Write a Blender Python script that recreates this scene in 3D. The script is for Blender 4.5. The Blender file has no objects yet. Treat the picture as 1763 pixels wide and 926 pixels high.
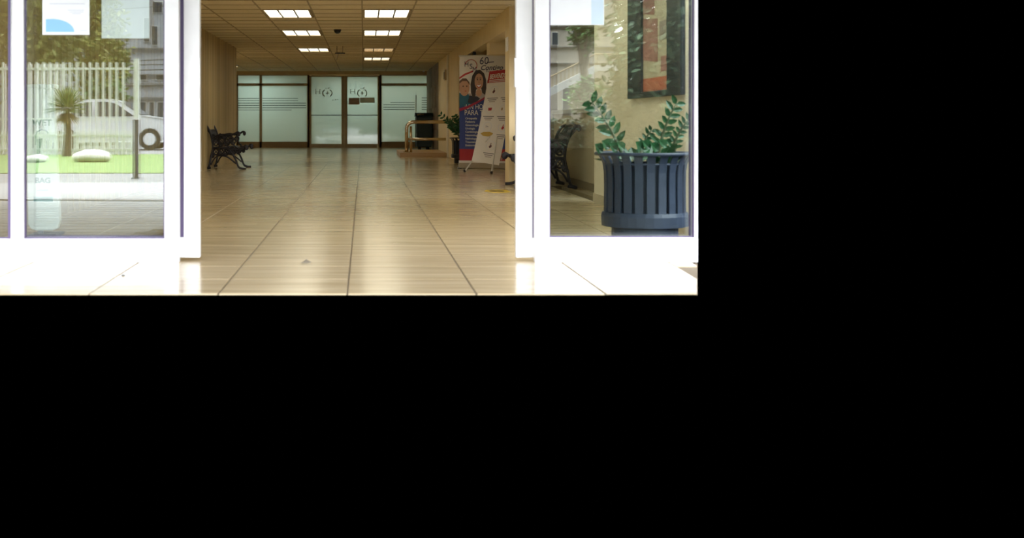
import bpy, math, random
from mathutils import Vector, Matrix
random.seed(7)
C = bpy.context.scene.collection
PI = math.pi

# ------------------------------------------------------------------ camera
F, VX, VY, H = 2300.0, 626.0, 207.0, 0.85        # focal length and vanishing point in pixels, eye height
W_, H_ = 1763, 926
cam_d = bpy.data.cameras.new('camera'); cam = bpy.data.objects.new('camera', cam_d); C.objects.link(cam)
cam.location = (0, 0, H); cam.rotation_euler = (PI/2, 0, 0)
cam_d.sensor_width = 36; cam_d.lens = F*36/W_
cam_d.shift_x = (W_/2-VX)/W_; cam_d.shift_y = -(H_/2-VY)/W_
cam_d.clip_end = 300; cam_d.clip_start = 0.05
cam_d.dof.use_dof = True; cam_d.dof.focus_distance = 23; cam_d.dof.aperture_fstop = 3.6
bpy.context.scene.camera = cam

# ------------------------------------------------------------------ light
w = bpy.data.worlds.new('world'); bpy.context.scene.world = w; w.use_nodes = True
w.node_tree.nodes['Background'].inputs[0].default_value = (0, 0, 0, 1)
w.node_tree.nodes['Background'].inputs[1].default_value = 0
sun_d = bpy.data.lights.new('overcast_daylight', 'SUN'); sun_d.energy = 33; sun_d.angle = math.radians(130)
sun_d.color = (0.94, 0.97, 1.0)
sun = bpy.data.objects.new('overcast_daylight', sun_d); C.objects.link(sun)
sun.rotation_euler = (math.radians(22), 0, 0); sun.location = (0, -4, 12)
vs = bpy.context.scene.view_settings
bpy.context.scene.display_settings.display_device = 'sRGB'
vs.view_transform = 'Standard'; vs.look = 'None'; vs.exposure = 0.0; vs.gamma = 1.0; vs.use_curve_mapping = False
TROFFER = 6.5          # brightness of the ceiling troffers
BACKROOM = 42          # watts of each lamp in the room behind the frosted glass

# ------------------------------------------------------------------ helpers
def X(px, Y): return (px-VX)*Y/F
def Z(py, Y): return H-(py-VY)*Y/F
def P(px, py, Y): return Vector((X(px, Y), Y, Z(py, Y)))
GLASS_Y = 8.01
def R(px, py, D):            # a thing in the street that the glass front mirrors: virtual depth D
    return Vector((X(px, D), 2*GLASS_Y-D, Z(py, D)))

ORG = {}
class MB:
    def __init__(s): s.v = []; s.f = []
    def add(s, vs, fs):
        n = len(s.v); s.v += [Vector(a) for a in vs]; s.f += [tuple(i+n for i in f) for f in fs]; return s
    def box(s, x0, x1, y0, y1, z0, z1):
        return s.add([(x0,y0,z0),(x1,y0,z0),(x1,y1,z0),(x0,y1,z0),(x0,y0,z1),(x1,y0,z1),(x1,y1,z1),(x0,y1,z1)],
                     [(0,3,2,1),(4,5,6,7),(0,1,5,4),(1,2,6,5),(2,3,7,6),(3,0,4,7)])
    def prism(s, pts, a0, a1, axis='y'):           # a 2-D outline pushed along an axis
        def m(p, a):
            return (p[0], a, p[1]) if axis == 'y' else (a, p[0], p[1]) if axis == 'x' else (p[0], p[1], a)
        n = len(pts)
        return s.add([m(p, a0) for p in pts]+[m(p, a1) for p in pts],
                     [tuple(range(n))[::-1], tuple(range(n, 2*n))]+[(i, (i+1) % n, n+(i+1) % n, n+i) for i in range(n)])
    def tube(s, pts, r, n=6, closed=False):
        pts = [Vector(p) for p in pts]; k = len(pts)
        rs = r if isinstance(r, (list, tuple)) else [r]*k
        rings = []; ref = None
        for i in range(k):
            a = pts[i-1] if (i or closed) else pts[i]; b = pts[(i+1) % k] if (i < k-1 or closed) else pts[i]
            t = (b-a).normalized()
            if ref is None: ref = t.orthogonal().normalized()
            u = (ref-t*ref.dot(t)); u = u.normalized() if u.length > 1e-6 else t.orthogonal().normalized()
            ref = u; w2 = t.cross(u)
            rings.append([pts[i]+(u*math.cos(2*PI*j/n)+w2*math.sin(2*PI*j/n))*rs[i] for j in range(n)])
        vs2 = [p for q in rings for p in q]; fs = []
        for i in range(k if closed else k-1):
            for j in range(n):
                i2 = (i+1) % k
                fs.append((i*n+j, i*n+(j+1) % n, i2*n+(j+1) % n, i2*n+j))
        if not closed: fs += [tuple(range(n))[::-1], tuple((k-1)*n+j for j in range(n))]
        return s.add(vs2, fs)
    def ring(s, c, rad, r, ax='z', n=16, m=5):
        c = Vector(c); q = []
        for i in range(n):
            a = 2*PI*i/n; u, v_ = math.cos(a)*rad, math.sin(a)*rad
            q.append(c+Vector((u, v_, 0) if ax == 'z' else (u, 0, v_) if ax == 'y' else (0, u, v_)))
        return s.tube(q, r, m, True)
    def lathe(s, prof, c=(0,0,0), n=24, cap=True):
        c = Vector(c); k = len(prof)
        vs2 = [c+Vector((r*math.cos(2*PI*j/n), r*math.sin(2*PI*j/n), z)) for r, z in prof for j in range(n)]
        fs = [(i*n+j, i*n+(j+1) % n, (i+1)*n+(j+1) % n, (i+1)*n+j) for i in range(k-1) for j in range(n)]
        if cap: fs += [tuple(range(n))[::-1], tuple((k-1)*n+j for j in range(n))]
        return s.add(vs2, fs)
    def ball(s, c, r, n=10, m=7, sc=(1,1,1)):
        pr = [(math.sin(PI*i/m)*r, -math.cos(PI*i/m)*r) for i in range(m+1)]
        k = len(s.v); s.lathe([(max(a, r*.02), b) for a, b in pr], (0,0,0), n)
        for i in range(k, len(s.v)):
            q = s.v[i]; s.v[i] = Vector((q.x*sc[0], q.y*sc[1], q.z*sc[2]))+Vector(c)
        return s
    def leaf(s, base, tip, wd, up=(0,0,1), fold=.15):  # a folded blade of eight points with a little thickness of form
        b, t = Vector(base), Vector(tip); d = t-b; L = d.length
        if L < 1e-5: return s
        side = d.cross(Vector(up)); side = side.normalized() if side.length > 1e-6 else d.orthogonal().normalized()
        nn = side.cross(d).normalized()
        q1, q2 = b+d*.3, b+d*.68
        return s.add([b, q1-side*wd*.5+nn*wd*fold, q1-nn*wd*.05, q1+side*wd*.5+nn*wd*fold,
                      q2-side*wd*.42+nn*wd*fold, q2-nn*wd*.05, q2+side*wd*.42+nn*wd*fold, t],
                     [(0,1,2),(0,2,3),(1,4,5,2),(2,5,6,3),(4,7,5),(5,7,6)])
    def build(s, name, mat, parent=None, smooth=False, local=False, bevel=0, **tags):
        me = bpy.data.meshes.new(name)
        o0 = Vector((0,0,0)) if (local or parent is None) else ORG.get(parent, Vector((0,0,0)))
        me.from_pydata([tuple(p-o0) for p in s.v], [], s.f); me.validate(); me.update()
        me.materials.append(mat)
        if smooth:
            for p in me.polygons: p.use_smooth = True
        o = bpy.data.objects.new(name, me); C.objects.link(o)
        if parent is not None: o.parent = parent; ORG[o] = ORG.get(parent, Vector((0,0,0)))
        if bevel:
            bm = o.modifiers.new('bevel', 'BEVEL'); bm.width = bevel; bm.segments = 2; bm.limit_method = 'ANGLE'
        for k, v in tags.items(): o[k] = v
        return o
def thing(name, label, cat, loc=(0,0,0), group=None, kind=None):
    o = bpy.data.objects.new(name, None); C.objects.link(o); o.location = loc; ORG[o] = Vector(loc)
    o.empty_display_size = .1
    o['label'] = label; o['category'] = cat
    if group: o['group'] = group
    if kind: o['kind'] = kind
    return o
def copy_tree(o, parent=None):
    c = o.copy(); C.objects.link(c)
    if parent is not None: c.parent = parent
    for ch in list(o.children): copy_tree(ch, c)
    return c
def text_mb(txt, size, shear=0, bold=0, width=1.0, align='LEFT'):   # flat lettering in the x-z plane, baseline at the origin
    cu = bpy.data.curves.new('lettering', 'FONT'); cu.body = txt; cu.size = size; cu.shear = shear
    cu.offset = bold; cu.align_x = align; cu.extrude = .0006; cu.resolution_u = 3
    ob = bpy.data.objects.new('lettering', cu); C.objects.link(ob)
    dg = bpy.context.evaluated_depsgraph_get(); dg.update()
    me = bpy.data.meshes.new_from_object(ob.evaluated_get(dg))
    mb = MB(); mb.add([(v.co.x*width, -v.co.z, v.co.y) for v in me.vertices], [tuple(p.vertices) for p in me.polygons])
    bpy.data.objects.remove(ob); bpy.data.curves.remove(cu); bpy.data.meshes.remove(me)
    return mb
def moved(mb, f):
    for i, q in enumerate(mb.v): mb.v[i] = Vector(f(q))
    return mb

# ------------------------------------------------------------------ materials
MATS = {}
def mat(name, col, rough=.5, metal=0, var=0, scale=8, stretch=(1,1,1), bump=0, spec=.5, emit=0, rnd=0, coat=0):
    if name in MATS: return MATS[name]
    m = bpy.data.materials.new(name); m.use_nodes = True; nt = m.node_tree; N = nt.nodes; L = nt.links
    b = N['Principled BSDF']; b.inputs['Base Color'].default_value = (*col, 1)
    b.inputs['Roughness'].default_value = rough; b.inputs['Metallic'].default_value = metal
    b.inputs['Specular IOR Level'].default_value = spec
    if coat: b.inputs['Coat Weight'].default_value = coat; b.inputs['Coat Roughness'].default_value = .08
    if emit:
        b.inputs['Emission Color'].default_value = (*col, 1); b.inputs['Emission Strength'].default_value = emit
    tc = N.new('ShaderNodeTexCoord'); mp = N.new('ShaderNodeMapping'); L.new(tc.outputs['Object'], mp.inputs['Vector'])
    mp.inputs['Scale'].default_value = stretch
    nz = N.new('ShaderNodeTexNoise'); nz.inputs['Scale'].default_value = scale; nz.inputs['Detail'].default_value = 4
    L.new(mp.outputs[0], nz.inputs['Vector'])
    mr = N.new('ShaderNodeMapRange'); mr.inputs[1].default_value = .3; mr.inputs[2].default_value = .7
    mr.inputs[3].default_value = 1-max(var, .02); mr.inputs[4].default_value = 1+max(var, .02)
    L.new(nz.outputs['Fac'], mr.inputs[0])
    fac = mr.outputs[0]
    if rnd:
        oi = N.new('ShaderNodeObjectInfo'); m2 = N.new('ShaderNodeMapRange')
        m2.inputs[3].default_value = 1-rnd; m2.inputs[4].default_value = 1+rnd; L.new(oi.outputs['Random'], m2.inputs[0])
        mu = N.new('ShaderNodeMath'); mu.operation = 'MULTIPLY'; L.new(fac, mu.inputs[0]); L.new(m2.outputs[0], mu.inputs[1]); fac = mu.outputs[0]
    vm = N.new('ShaderNodeVectorMath'); vm.operation = 'SCALE'; vm.inputs[0].default_value = col
    L.new(fac, vm.inputs['Scale']); L.new(vm.outputs[0], b.inputs['Base Color'])
    if bump:
        bp = N.new('ShaderNodeBump'); bp.inputs['Strength'].default_value = bump; bp.inputs['Distance'].default_value = .01
        L.new(nz.outputs['Fac'], bp.inputs['Height']); L.new(bp.outputs[0], b.inputs['Normal'])
    MATS[name] = m; return m
def glass_mat(name, tint, refl, rough=0.0):
    m = bpy.data.materials.new(name); m.use_nodes = True; nt = m.node_tree; N = nt.nodes; L = nt.links
    N.remove(N['Principled BSDF'])
    t = N.new('ShaderNodeBsdfTransparent'); t.inputs[0].default_value = (*tint, 1)
    g = N.new('ShaderNodeBsdfGlossy'); g.inputs['Roughness'].default_value = rough; g.inputs[0].default_value = (1,1,1,1)
    mx = N.new('ShaderNodeMixShader'); mx.inputs[0].default_value = refl
    L.new(t.outputs[0], mx.inputs[1]); L.new(g.outputs[0], mx.inputs[2]); L.new(mx.outputs[0], N['Material Output'].inputs[0])
    MATS[name] = m; return m
def frosted_mat(name, col):
    m = bpy.data.materials.new(name); m.use_nodes = True; nt = m.node_tree; N = nt.nodes; L = nt.links
    N.remove(N['Principled BSDF'])
    tr = N.new('ShaderNodeBsdfTranslucent'); tr.inputs[0].default_value = (*col, 1)
    df = N.new('ShaderNodeBsdfDiffuse'); df.inputs[0].default_value = (*[c*.6 for c in col], 1)
    g = N.new('ShaderNodeBsdfGlossy'); g.inputs['Roughness'].default_value = .03
    m1 = N.new('ShaderNodeMixShader'); m1.inputs[0].default_value = .35
    m2 = N.new('ShaderNodeMixShader'); m2.inputs[0].default_value = .10
    L.new(tr.outputs[0], m1.inputs[1]); L.new(df.outputs[0], m1.inputs[2]); L.new(m1.outputs[0], m2.inputs[1])
    L.new(g.outputs[0], m2.inputs[2]); L.new(m2.outputs[0], N['Material Output'].inputs[0])
    MATS[name] = m; return m
TILE, TX0, TY0 = .633, -.08, 10.95                 # floor tile size and grid origin
def floor_mat(name, grid):
    m = bpy.data.materials.new(name); m.use_nodes = True; nt = m.node_tree; N = nt.nodes; L = nt.links
    b = N['Principled BSDF']; ge = N.new('ShaderNodeNewGeometry')
    mp = N.new('ShaderNodeMapping'); mp.inputs['Scale'].default_value = (.9, 7, 1); L.new(ge.outputs['Position'], mp.inputs[0])
    nz = N.new('ShaderNodeTexNoise'); nz.inputs['Scale'].default_value = 1.6; nz.inputs['Detail'].default_value = 6; L.new(mp.outputs[0], nz.inputs['Vector'])
    cr = N.new('ShaderNodeValToRGB'); e = cr.color_ramp.elements
    e[0].position = .3; e[0].color = (.45, .355, .215, 1); e[1].position = .72; e[1].color = (.64, .525, .355, 1)
    L.new(nz.outputs['Fac'], cr.inputs[0]); col = cr.outputs[0]
    if grid:
        sx = N.new('ShaderNodeSeparateXYZ'); L.new(ge.outputs['Position'], sx.inputs[0])
        def line(out, org, wd):
            a = N.new('ShaderNodeMath'); a.operation = 'SUBTRACT'; L.new(out, a.inputs[0]); a.inputs[1].default_value = org
            p = N.new('ShaderNodeMath'); p.operation = 'PINGPONG'; L.new(a.outputs[0], p.inputs[0]); p.inputs[1].default_value = TILE/2
            c = N.new('ShaderNodeMath'); c.operation = 'LESS_THAN'; L.new(p.outputs[0], c.inputs[0]); c.inputs[1].default_value = wd
            return c.outputs[0]
        mxm = N.new('ShaderNodeMath'); mxm.operation = 'MAXIMUM'
        L.new(line(sx.outputs[0], TX0, .0055), mxm.inputs[0]); L.new(line(sx.outputs[1], TY0, .002), mxm.inputs[1])
        mix = N.new('ShaderNodeMix'); mix.data_type = 'RGBA'; L.new(mxm.outputs[0], mix.inputs[0])
        L.new(col, mix.inputs[6]); mix.inputs[7].default_value = (.13, .10, .065, 1); col = mix.outputs[2]
    L.new(col, b.inputs['Base Color']); b.inputs['Roughness'].default_value = .17; b.inputs['Specular IOR Level'].default_value = .45
    MATS[name] = m; return m
M_white = mat('white_painted_aluminium', (.86,.86,.88), .35, var=.03)
M_glass = glass_mat('clear_reflecting_glass', (.93,.96,.95), .12)
M_gasket = mat('dark_rubber_gasket', (.10,.07,.17), .5)
M_floor = floor_mat('polished_travertine_tile', False)
M_floorg = floor_mat('polished_travertine_tile_far', True)
M_grout = mat('brown_grout', (.15,.115,.075), .8)
M_ceil = mat('beige_ceiling_tile', (.73,.63,.42), .9, var=.06, scale=30, rnd=.07)
M_tbar = mat('brown_ceiling_grid', (.36,.28,.17), .7)
M_wood = mat('ribbed_tan_wall_panel', (.47,.36,.18), .55, var=.14, scale=3, stretch=(6,6,.5), rnd=.16)
M_cream = mat('cream_wall_paint', (.76,.61,.35), .6, var=.04, scale=3)
M_beige = mat('beige_half_wall_paint', (.66,.57,.42), .6, var=.05, scale=3)
M_dim = mat('brown_grey_shaded_wall', (.30,.25,.18), .7, var=.05)  # alcove and side-room dimness put into the tone; skirting and sconce cover share it
M_bronze = mat('bronze_door_frame', (.43,.33,.20), .4, metal=0, var=.06)
M_frost = frosted_mat('frosted_green_glass', (.70,.82,.77))
M_stripe = mat('clear_dark_stripe', (.05,.08,.075), .3)
M_etch = mat('grey_etched_film', (.42,.48,.45), .5)
M_black = mat('black_cast_iron', (.018,.015,.02), .38, metal=.3, var=.2)
M_bluemetal = mat('blue_grey_planter_metal', (.045,.06,.10), .42, var=.12)
M_soil = mat('dark_soil', (.02,.016,.012), .9, bump=.5, var=.3)
M_green = mat('glossy_dark_leaf', (.025,.10,.035), .3, var=.25, scale=20)
M_stem = mat('green_brown_stem', (.09,.11,.05), .5)
M_paper = mat('white_paper', (.9,.92,.95), .7)
M_paperb = mat('light_blue_print', (.30,.60,.86), .7)
M_pgrey = mat('pale_grey_print', (.66,.69,.78), .7)
M_pgreyd = mat('grey_caption_print', (.22,.20,.20), .6)
M_steel = mat('brushed_steel', (.62,.52,.38), .22, metal=1)
M_dgreen = mat('dark_green_plastic', (.006,.020,.016), .45)
M_red = mat('dark_red_print', (.36,.012,.02), .5)
M_navy = mat('navy_blue_print', (.025,.045,.20), .5)
M_bwhite = mat('banner_white_vinyl', (.72,.66,.60), .5)
M_ink = mat('dark_blue_ink', (.03,.03,.09), .5)
M_skin = mat('skin_tone_print', (.50,.27,.17), .5); M_hair = mat('dark_hair_print', (.035,.02,.018), .5)
M_teal = mat('teal_cloth_print', (.01,.10,.17), .5); M_gcloth = mat('grey_cloth_print', (.38,.31,.29), .5)
M_pole = mat('white_tube', (.62,.58,.52), .3)
M_yellow = mat('yellow_floor_sticker', (.62,.42,.02), .4)
M_slate = mat('brown_slate_cladding', (.26,.19,.13), .7, var=.3, scale=6, rnd=.3)
M_diff = mat('lit_diffuser', (1.0,.955,.74), .5, emit=TROFFER); M_diffw = mat('warm_lit_diffuser', (1.0,.70,.34), .5, emit=TROFFER*.32)
M_louvre = mat('aluminium_louvre', (.30,.30,.33), .5)
M_asph = mat('grey_driveway', (.17,.17,.17), .8, var=.12, scale=2)
M_conc = mat('pale_concrete', (.27,.27,.27), .8, var=.1, scale=2)
M_concd = mat('grooved_concrete_strip', (.20,.205,.205), .8, var=.15, scale=3, rnd=.18)
M_grass = mat('green_lawn', (.14,.22,.05), .9, var=.3, scale=6, bump=.4)
M_fence = mat('white_painted_steel', (.80,.80,.78), .5)
M_tree = [mat('olive_foliage', (.19,.21,.045), .6, var=.4, scale=1.2), mat('green_foliage', (.08,.19,.045), .6, var=.4, scale=1.2), mat('yellow_green_foliage', (.25,.27,.06), .6, var=.35, scale=1.2)]
M_bark = mat('brown_bark', (.13,.10,.07), .9, var=.3, bump=.5)
M_yucca = mat('pale_yucca_blade', (.20,.25,.08), .5, var=.3); M_dead = mat('straw_dead_leaf', (.38,.27,.12), .8, var=.2)
M_build = mat('grey_blue_facade', (.40,.43,.48), .8, var=.08, scale=1); M_win = mat('dark_blue_window', (.05,.07,.10), .15)
M_buildc = mat('cream_facade', (.55,.50,.43), .8, var=.06, scale=1)
M_car = mat('white_car_paint', (.80,.81,.84), .2, coat=.6); M_carg = mat('dark_car_glass', (.04,.05,.07), .08); M_tyre = mat('black_tyre', (.02,.02,.02), .8)
M_darkpost = mat('dark_slate_blue_post', (.035,.045,.06), .4)
M_cable = mat('black_cable', (.03,.03,.03), .6)
M_salmon = mat('salmon_print', (.60,.20,.13), .6); M_rose = mat('faded_rose_print', (.46,.24,.22), .6, var=.3, scale=2); M_pcream = mat('cream_print', (.62,.56,.44), .6, var=.1)
M_bagw = mat('white_stand_panel', (.80,.87,.85), .4); M_bagg = mat('green_print', (.01,.16,.09), .5); M_bagt = mat('teal_print', (.10,.34,.33), .5)
M_stone = mat('pale_stone', (.74,.72,.68), .8, var=.1)

# ------------------------------------------------------------------ floor
XR = X(1200, GLASS_Y)                     # right end of the glass front
YB = 41.6                                 # frosted glass wall at the back
CEIL = H+1.53
fl = MB()
YE = 6.545; XE = XR*YE/8.0
fl.add([(-3.4,YE,-.006),(XE,YE,-.006),(XR,8.0,-.006),(-3.4,8.0,-.006),(-3.4,8.0,-.12),(XR-.1,8.0,-.12)], [(0,1,2,3),(0,3,4),(1,5,2),(0,4,5,1),(3,2,5,4)])
fl.box(-3.4, XR, 8.0, 9.66, -.12, -.006); fl.box(-3.4, 2.42, 9.66, 17.28, -.12, -.006)
floor = fl.build('floor', M_grout, kind='structure', label='polished beige stone tile floor running through the lobby', category='floor')
YS = TY0+10*TILE                          # tiles are single pieces up to here
far = MB(); far.box(-6.2, 4.2, YS, YB+5, -.12, 0)
far.build('far_tiling', M_floorg, floor)
far2 = MB(); far2.box(2.56, 3.3, 13.9, YS, -.12, -.002); far2.build('side_room_tiling', M_floorg, floor)
cache = {}
def tile_mesh(wx, wy):
    k = (round(wx, 3), round(wy, 3))
    if k not in cache:
        b = .0025; me = bpy.data.meshes.new('tile')
        x, y = wx/2-.0045, wy/2-.0018
        mb = MB(); mb.add([(-x,-y,-.007),(x,-y,-.007),(x,y,-.007),(-x,y,-.007),(-x,-y,-b),(x,-y,-b),(x,y,-b),(-x,y,-b),(-x+b,-y+b,0),(x-b,-y+b,0),(x-b,y-b,0),(-x+b,y-b,0)],
               [(0,1,5,4),(1,2,6,5),(2,3,7,6),(3,0,4,7),(4,5,9,8),(5,6,10,9),(6,7,11,10),(7,4,8,11),(8,9,10,11),(0,3,2,1)])
        me.from_pydata([tuple(p) for p in mb.v], [], mb.f); me.materials.append(M_floor); cache[k] = me
    return cache[k]
row = -7
while TY0+row*TILE < YS-.01:
    y0 = TY0+row*TILE; y1 = y0+TILE; row += 1
    y0 = max(y0, 6.545)
    if y1-y0 < .03: continue
    xr = XR if y0 < 9.6 else 2.42
    k = -5
    while TX0+k*TILE < xr-.02:
        x0 = TX0+k*TILE; x1 = min(x0+TILE, xr); k += 1
        if x1-x0 < .03 or (y0 > 8.3 and x1 < -2.75): continue
        if y0 < 8.0 and x1 > XE:                       # outer tiles are cut along the splayed edge of the paving
            lim = lambda yy: XR*min(yy, 8.0)/8.0-.003
            q = [(x0+.0045, y0+.0018)]+[(min(x1-.0045, lim(yy)), yy) for yy in (y0+.0018, y1-.0018)]+[(x0+.0045, y1-.0018)]
            if q[1][0]-x0 < .02: continue
            MB().prism(q, -.02 if y0 > YE+.01 else -.004, 0, 'z').build('tile', M_floor, floor); continue
        o = bpy.data.objects.new('tile', tile_mesh(x1-x0, y1-y0)); C.objects.link(o)
        o.location = ((x0+x1)/2, (y0+y1)/2, 0); o.parent = floor

# ------------------------------------------------------------------ ceiling, single tiles in a grid
GX, GY, GT = -.02, 18.4, .70
cb = MB(); cb.box(-6.2, 2.0, 8.3, YB+5, CEIL+.012, CEIL+.15); cb.box(2.0, 4.2, 9.9, 28, CEIL+.012, CEIL+.15)
ceiling = cb.build('ceiling', M_tbar, kind='structure', label='suspended beige tile ceiling with a thin dark grid', category='ceiling')
LIGHTS = [(-1.42, 18.4), (-1.42, 22.6), (-1.42, 28.2), (-.02, 18.4), (-.02, 22.6), (-.02, 28.2), (-.02, 32.4)]
tm = bpy.data.meshes.new('ceiling_tile'); g = GT/2-.010
mb = MB(); mb.box(-g, g, -g, g, 0, .012); tm.from_pydata([tuple(p) for p in mb.v], [], mb.f); tm.materials.append(M_ceil)
tm2 = bpy.data.meshes.new('edge_tile'); g2 = .29
mb = MB(); mb.box(-g2, g2, -g, g, 0, .012); tm2.from_pydata([tuple(p) for p in mb.v], [], mb.f); tm2.materials.append(M_ceil)
for r in range(-3, 33):
    for c in range(-6 if r >= 14 else -3, 3):
        x0, y0 = GX+c*GT, GY+r*GT
        if any(abs(x0-lx) < .1 and (abs(y0-ly) < .1 or abs(y0-ly-GT) < .1) for lx, ly in LIGHTS): continue
        o = bpy.data.objects.new('ceiling_tile', tm); C.objects.link(o); o.parent = ceiling
        o.location = (x0+GT/2, y0+GT/2, CEIL-random.uniform(0, .0025))
    if r < 14:
        o = bpy.data.objects.new('ceiling_tile', tm2); C.objects.link(o); o.parent = ceiling; o.location = (GX-3*GT-.30, GY+r*GT+GT/2, CEIL)
nb = MB()
for c in range(-3, 3):
    for r in range(-14, -3): nb.box(GX+c*GT+.01, GX+c*GT+GT-.01, GY+r*GT+.01, GY+r*GT+GT-.01, CEIL, CEIL+.012)
nb.build('near_tiling', M_ceil, ceiling, kind='stuff')

for r in range(-3, 33):
    tee = MB(); y0 = GY+r*GT
    for c in range(-6 if r >= 14 else -4, 3):
        x0 = GX+c*GT
        if any(abs(x0-lx) < .1 and abs(y0-ly-GT) < .1 for lx, ly in LIGHTS): continue
        tee.box(max(x0, -2.69 if r < 14 else -9), min(x0+GT, 1.96), y0-.010, y0+.010, CEIL-.007, CEIL+.012)
    tee.build('cross_tee', M_tbar, ceiling)
for c in range(-5, 3):
    x0 = GX+c*GT; MB().box(x0-.010, x0+.010, 28.4 if c < -3 else 8.4, YB-.1, CEIL-.008, CEIL+.012).build('main_tee', M_tbar, ceiling)
# ------------------------------------------------------------------ troffers
def troffer(lx, ly, label, dm):
    t = thing('ceiling_light', label, 'ceiling light', (lx+.345, ly+.7, CEIL-.012), 'recessed ceiling lights')
    x0, x1, y0, y1 = lx+.01, lx+.68, ly+.01, ly+1.39
    fr = MB(); e = .028; z0, z1 = CEIL-.014, CEIL+.03
    fr.box(x0, x0+e, y0, y1, z0, z1); fr.box(x1-e, x1, y0, y1, z0, z1); fr.box(x0+e, x1-e, y0, y0+e, z0, z1); fr.box(x0+e, x1-e, y1-e, y1, z0, z1)
    fr.build('frame', M_tbar, t)
    d = MB(); d.box(x0+e, x1-e, y0+e, y1-e, CEIL-.002, CEIL+.01); d.build('diffuser', dm, t)
    for k in (1, 2):
        xx = x0+(x1-x0)*k/3; b = MB(); b.box(xx-.011, xx+.011, y0+e, y1-e, CEIL-.016, CEIL-.002); b.build('louvre_blade', M_louvre, t)
    for k in range(1, 6):
        yy = y0+(y1-y0)*k/6; b = MB(); b.box(x0+e, x1-e, yy-.007, yy+.007, CEIL-.012, CEIL-.002); b.build('louvre_blade', M_louvre, t)
names = ['large lit ceiling light, left row, nearest the entrance', 'lit ceiling light in the middle of the left row',
         'lit ceiling light, farthest of the left row', 'large lit ceiling light, right row, nearest the entrance',
         'lit ceiling light second from the entrance in the right row', 'warm yellowish lit ceiling light in the right row',
         'smallest lit ceiling light, farthest of the right row']
for i, (lx, ly) in enumerate(LIGHTS): troffer(lx, ly, names[i], M_diffw if i == 5 else M_diff)
# the same fittings go on out of view, with added ones to brighten dim parts
for i, (lx, ly) in enumerate([(-1.42, 14.2), (-.02, 14.2), (-1.42, 10.0), (.68, 10.0), (-4.92, 30.3), (-4.92, 36.6), (-4.22, 30.3), (-4.22, 36.6), (1.38, 11.4), (1.38, 9.3), (1.38, 13.5)]):  # planter-side three lift the cream wall, inner wing pair the far end
    troffer(lx, ly, ['lit ceiling light inside the entrance, second of the left row from the doors', 'lit ceiling light inside the entrance, second of the right row from the doors',
        'lit ceiling light inside the entrance, close above the left sliding leaf', 'lit ceiling light inside the entrance, close above the right sliding leaf',
        'lit ceiling light in the wing behind the ribbed wall, nearer one', 'lit ceiling light in the wing behind the ribbed wall, farther one', 'hidden ceiling light added right behind the end of the ribbed wall', 'hidden ceiling light added close to the frosted wall behind the ribbed wall', 'unseen fill light added over the big planter', 'unseen fill light added between the right sliding leaf and the big planter', 'unseen fill light added beyond the big planter, before the half wall'][i], M_diff)

t = thing('dome_camera', 'black dome security camera hanging under the ceiling between the lights', 'camera', P(581, 50, 22.5))
d = MB(); d.lathe([(.062,0),(.066,-.012),(.066,-.02)], (X(581,22.5), 22.5, CEIL), 20); d.build('base', M_black, t, smooth=False)
d = MB(); d.lathe([(.058,-.02),(.055,-.04),(.042,-.06),(.022,-.072),(.003,-.075)], (X(581,22.5), 22.5, CEIL), 20); d.build('dome', mat('black_smoked_dome', (.01,.01,.012), .1), t, smooth=True)
t = thing('sign_bracket', 'empty dark sign bracket hanging from the ceiling beyond the dome camera', 'bracket', P(585, 92, 27.5))
d = MB(); d.box(X(577,27.5), X(594,27.5), 27.48, 27.52, Z(92.5,27.5), Z(90.5,27.5)); d.build('bar', M_black, t)
for px in (580, 590):
    d = MB(); d.tube([(X(px,27.5), 27.5, Z(91,27.5)), (X(px,27.5), 27.5, CEIL+.005)], .006); d.build('hanger', M_black, t)
d = MB(); d.tube([(X(582,27.5), 27.5, Z(92,27.5)), (X(579.5,27.5), 27.5, Z(104,27.5))], .012); d.build('chain', M_bronze, t)

# ------------------------------------------------------------------ walls
LX = -2.69
wl = MB(); wl.box(LX-.15, LX-.012, 8.35, 28.4, 0, CEIL+.1)
wall_left = wl.build('wall_left', M_wood, kind='structure', label='tan ribbed panel wall along the left of the lobby', category='wall')
pm = bpy.data.meshes.new('plank'); mb = MB()
mb.prism([(LX-.012, -.124), (LX, -.112), (LX, .112), (LX-.012, .124)], 0, CEIL, 'z')
pm.from_pydata([tuple(p) for p in mb.v], [], mb.f); pm.materials.append(M_wood)
y = 8.48
while y < 28.35:
    o = bpy.data.objects.new('plank', pm); C.objects.link(o); o.location = (0, y, 0); o.parent = wall_left; y += .252
MB().box(-6.2, LX-.15, 28.25, 28.4, 0, CEIL+.1).build('wall_annex_front', M_cream, kind='structure', label='cream return wall behind the end of the ribbed wall', category='wall')
MB().box(-6.35, -6.2, 28.25, YB+5, 0, CEIL+.1).build('wall_annex_left', M_cream, kind='structure', label='cream wall closing the far left side of the lobby', category='wall')
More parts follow.
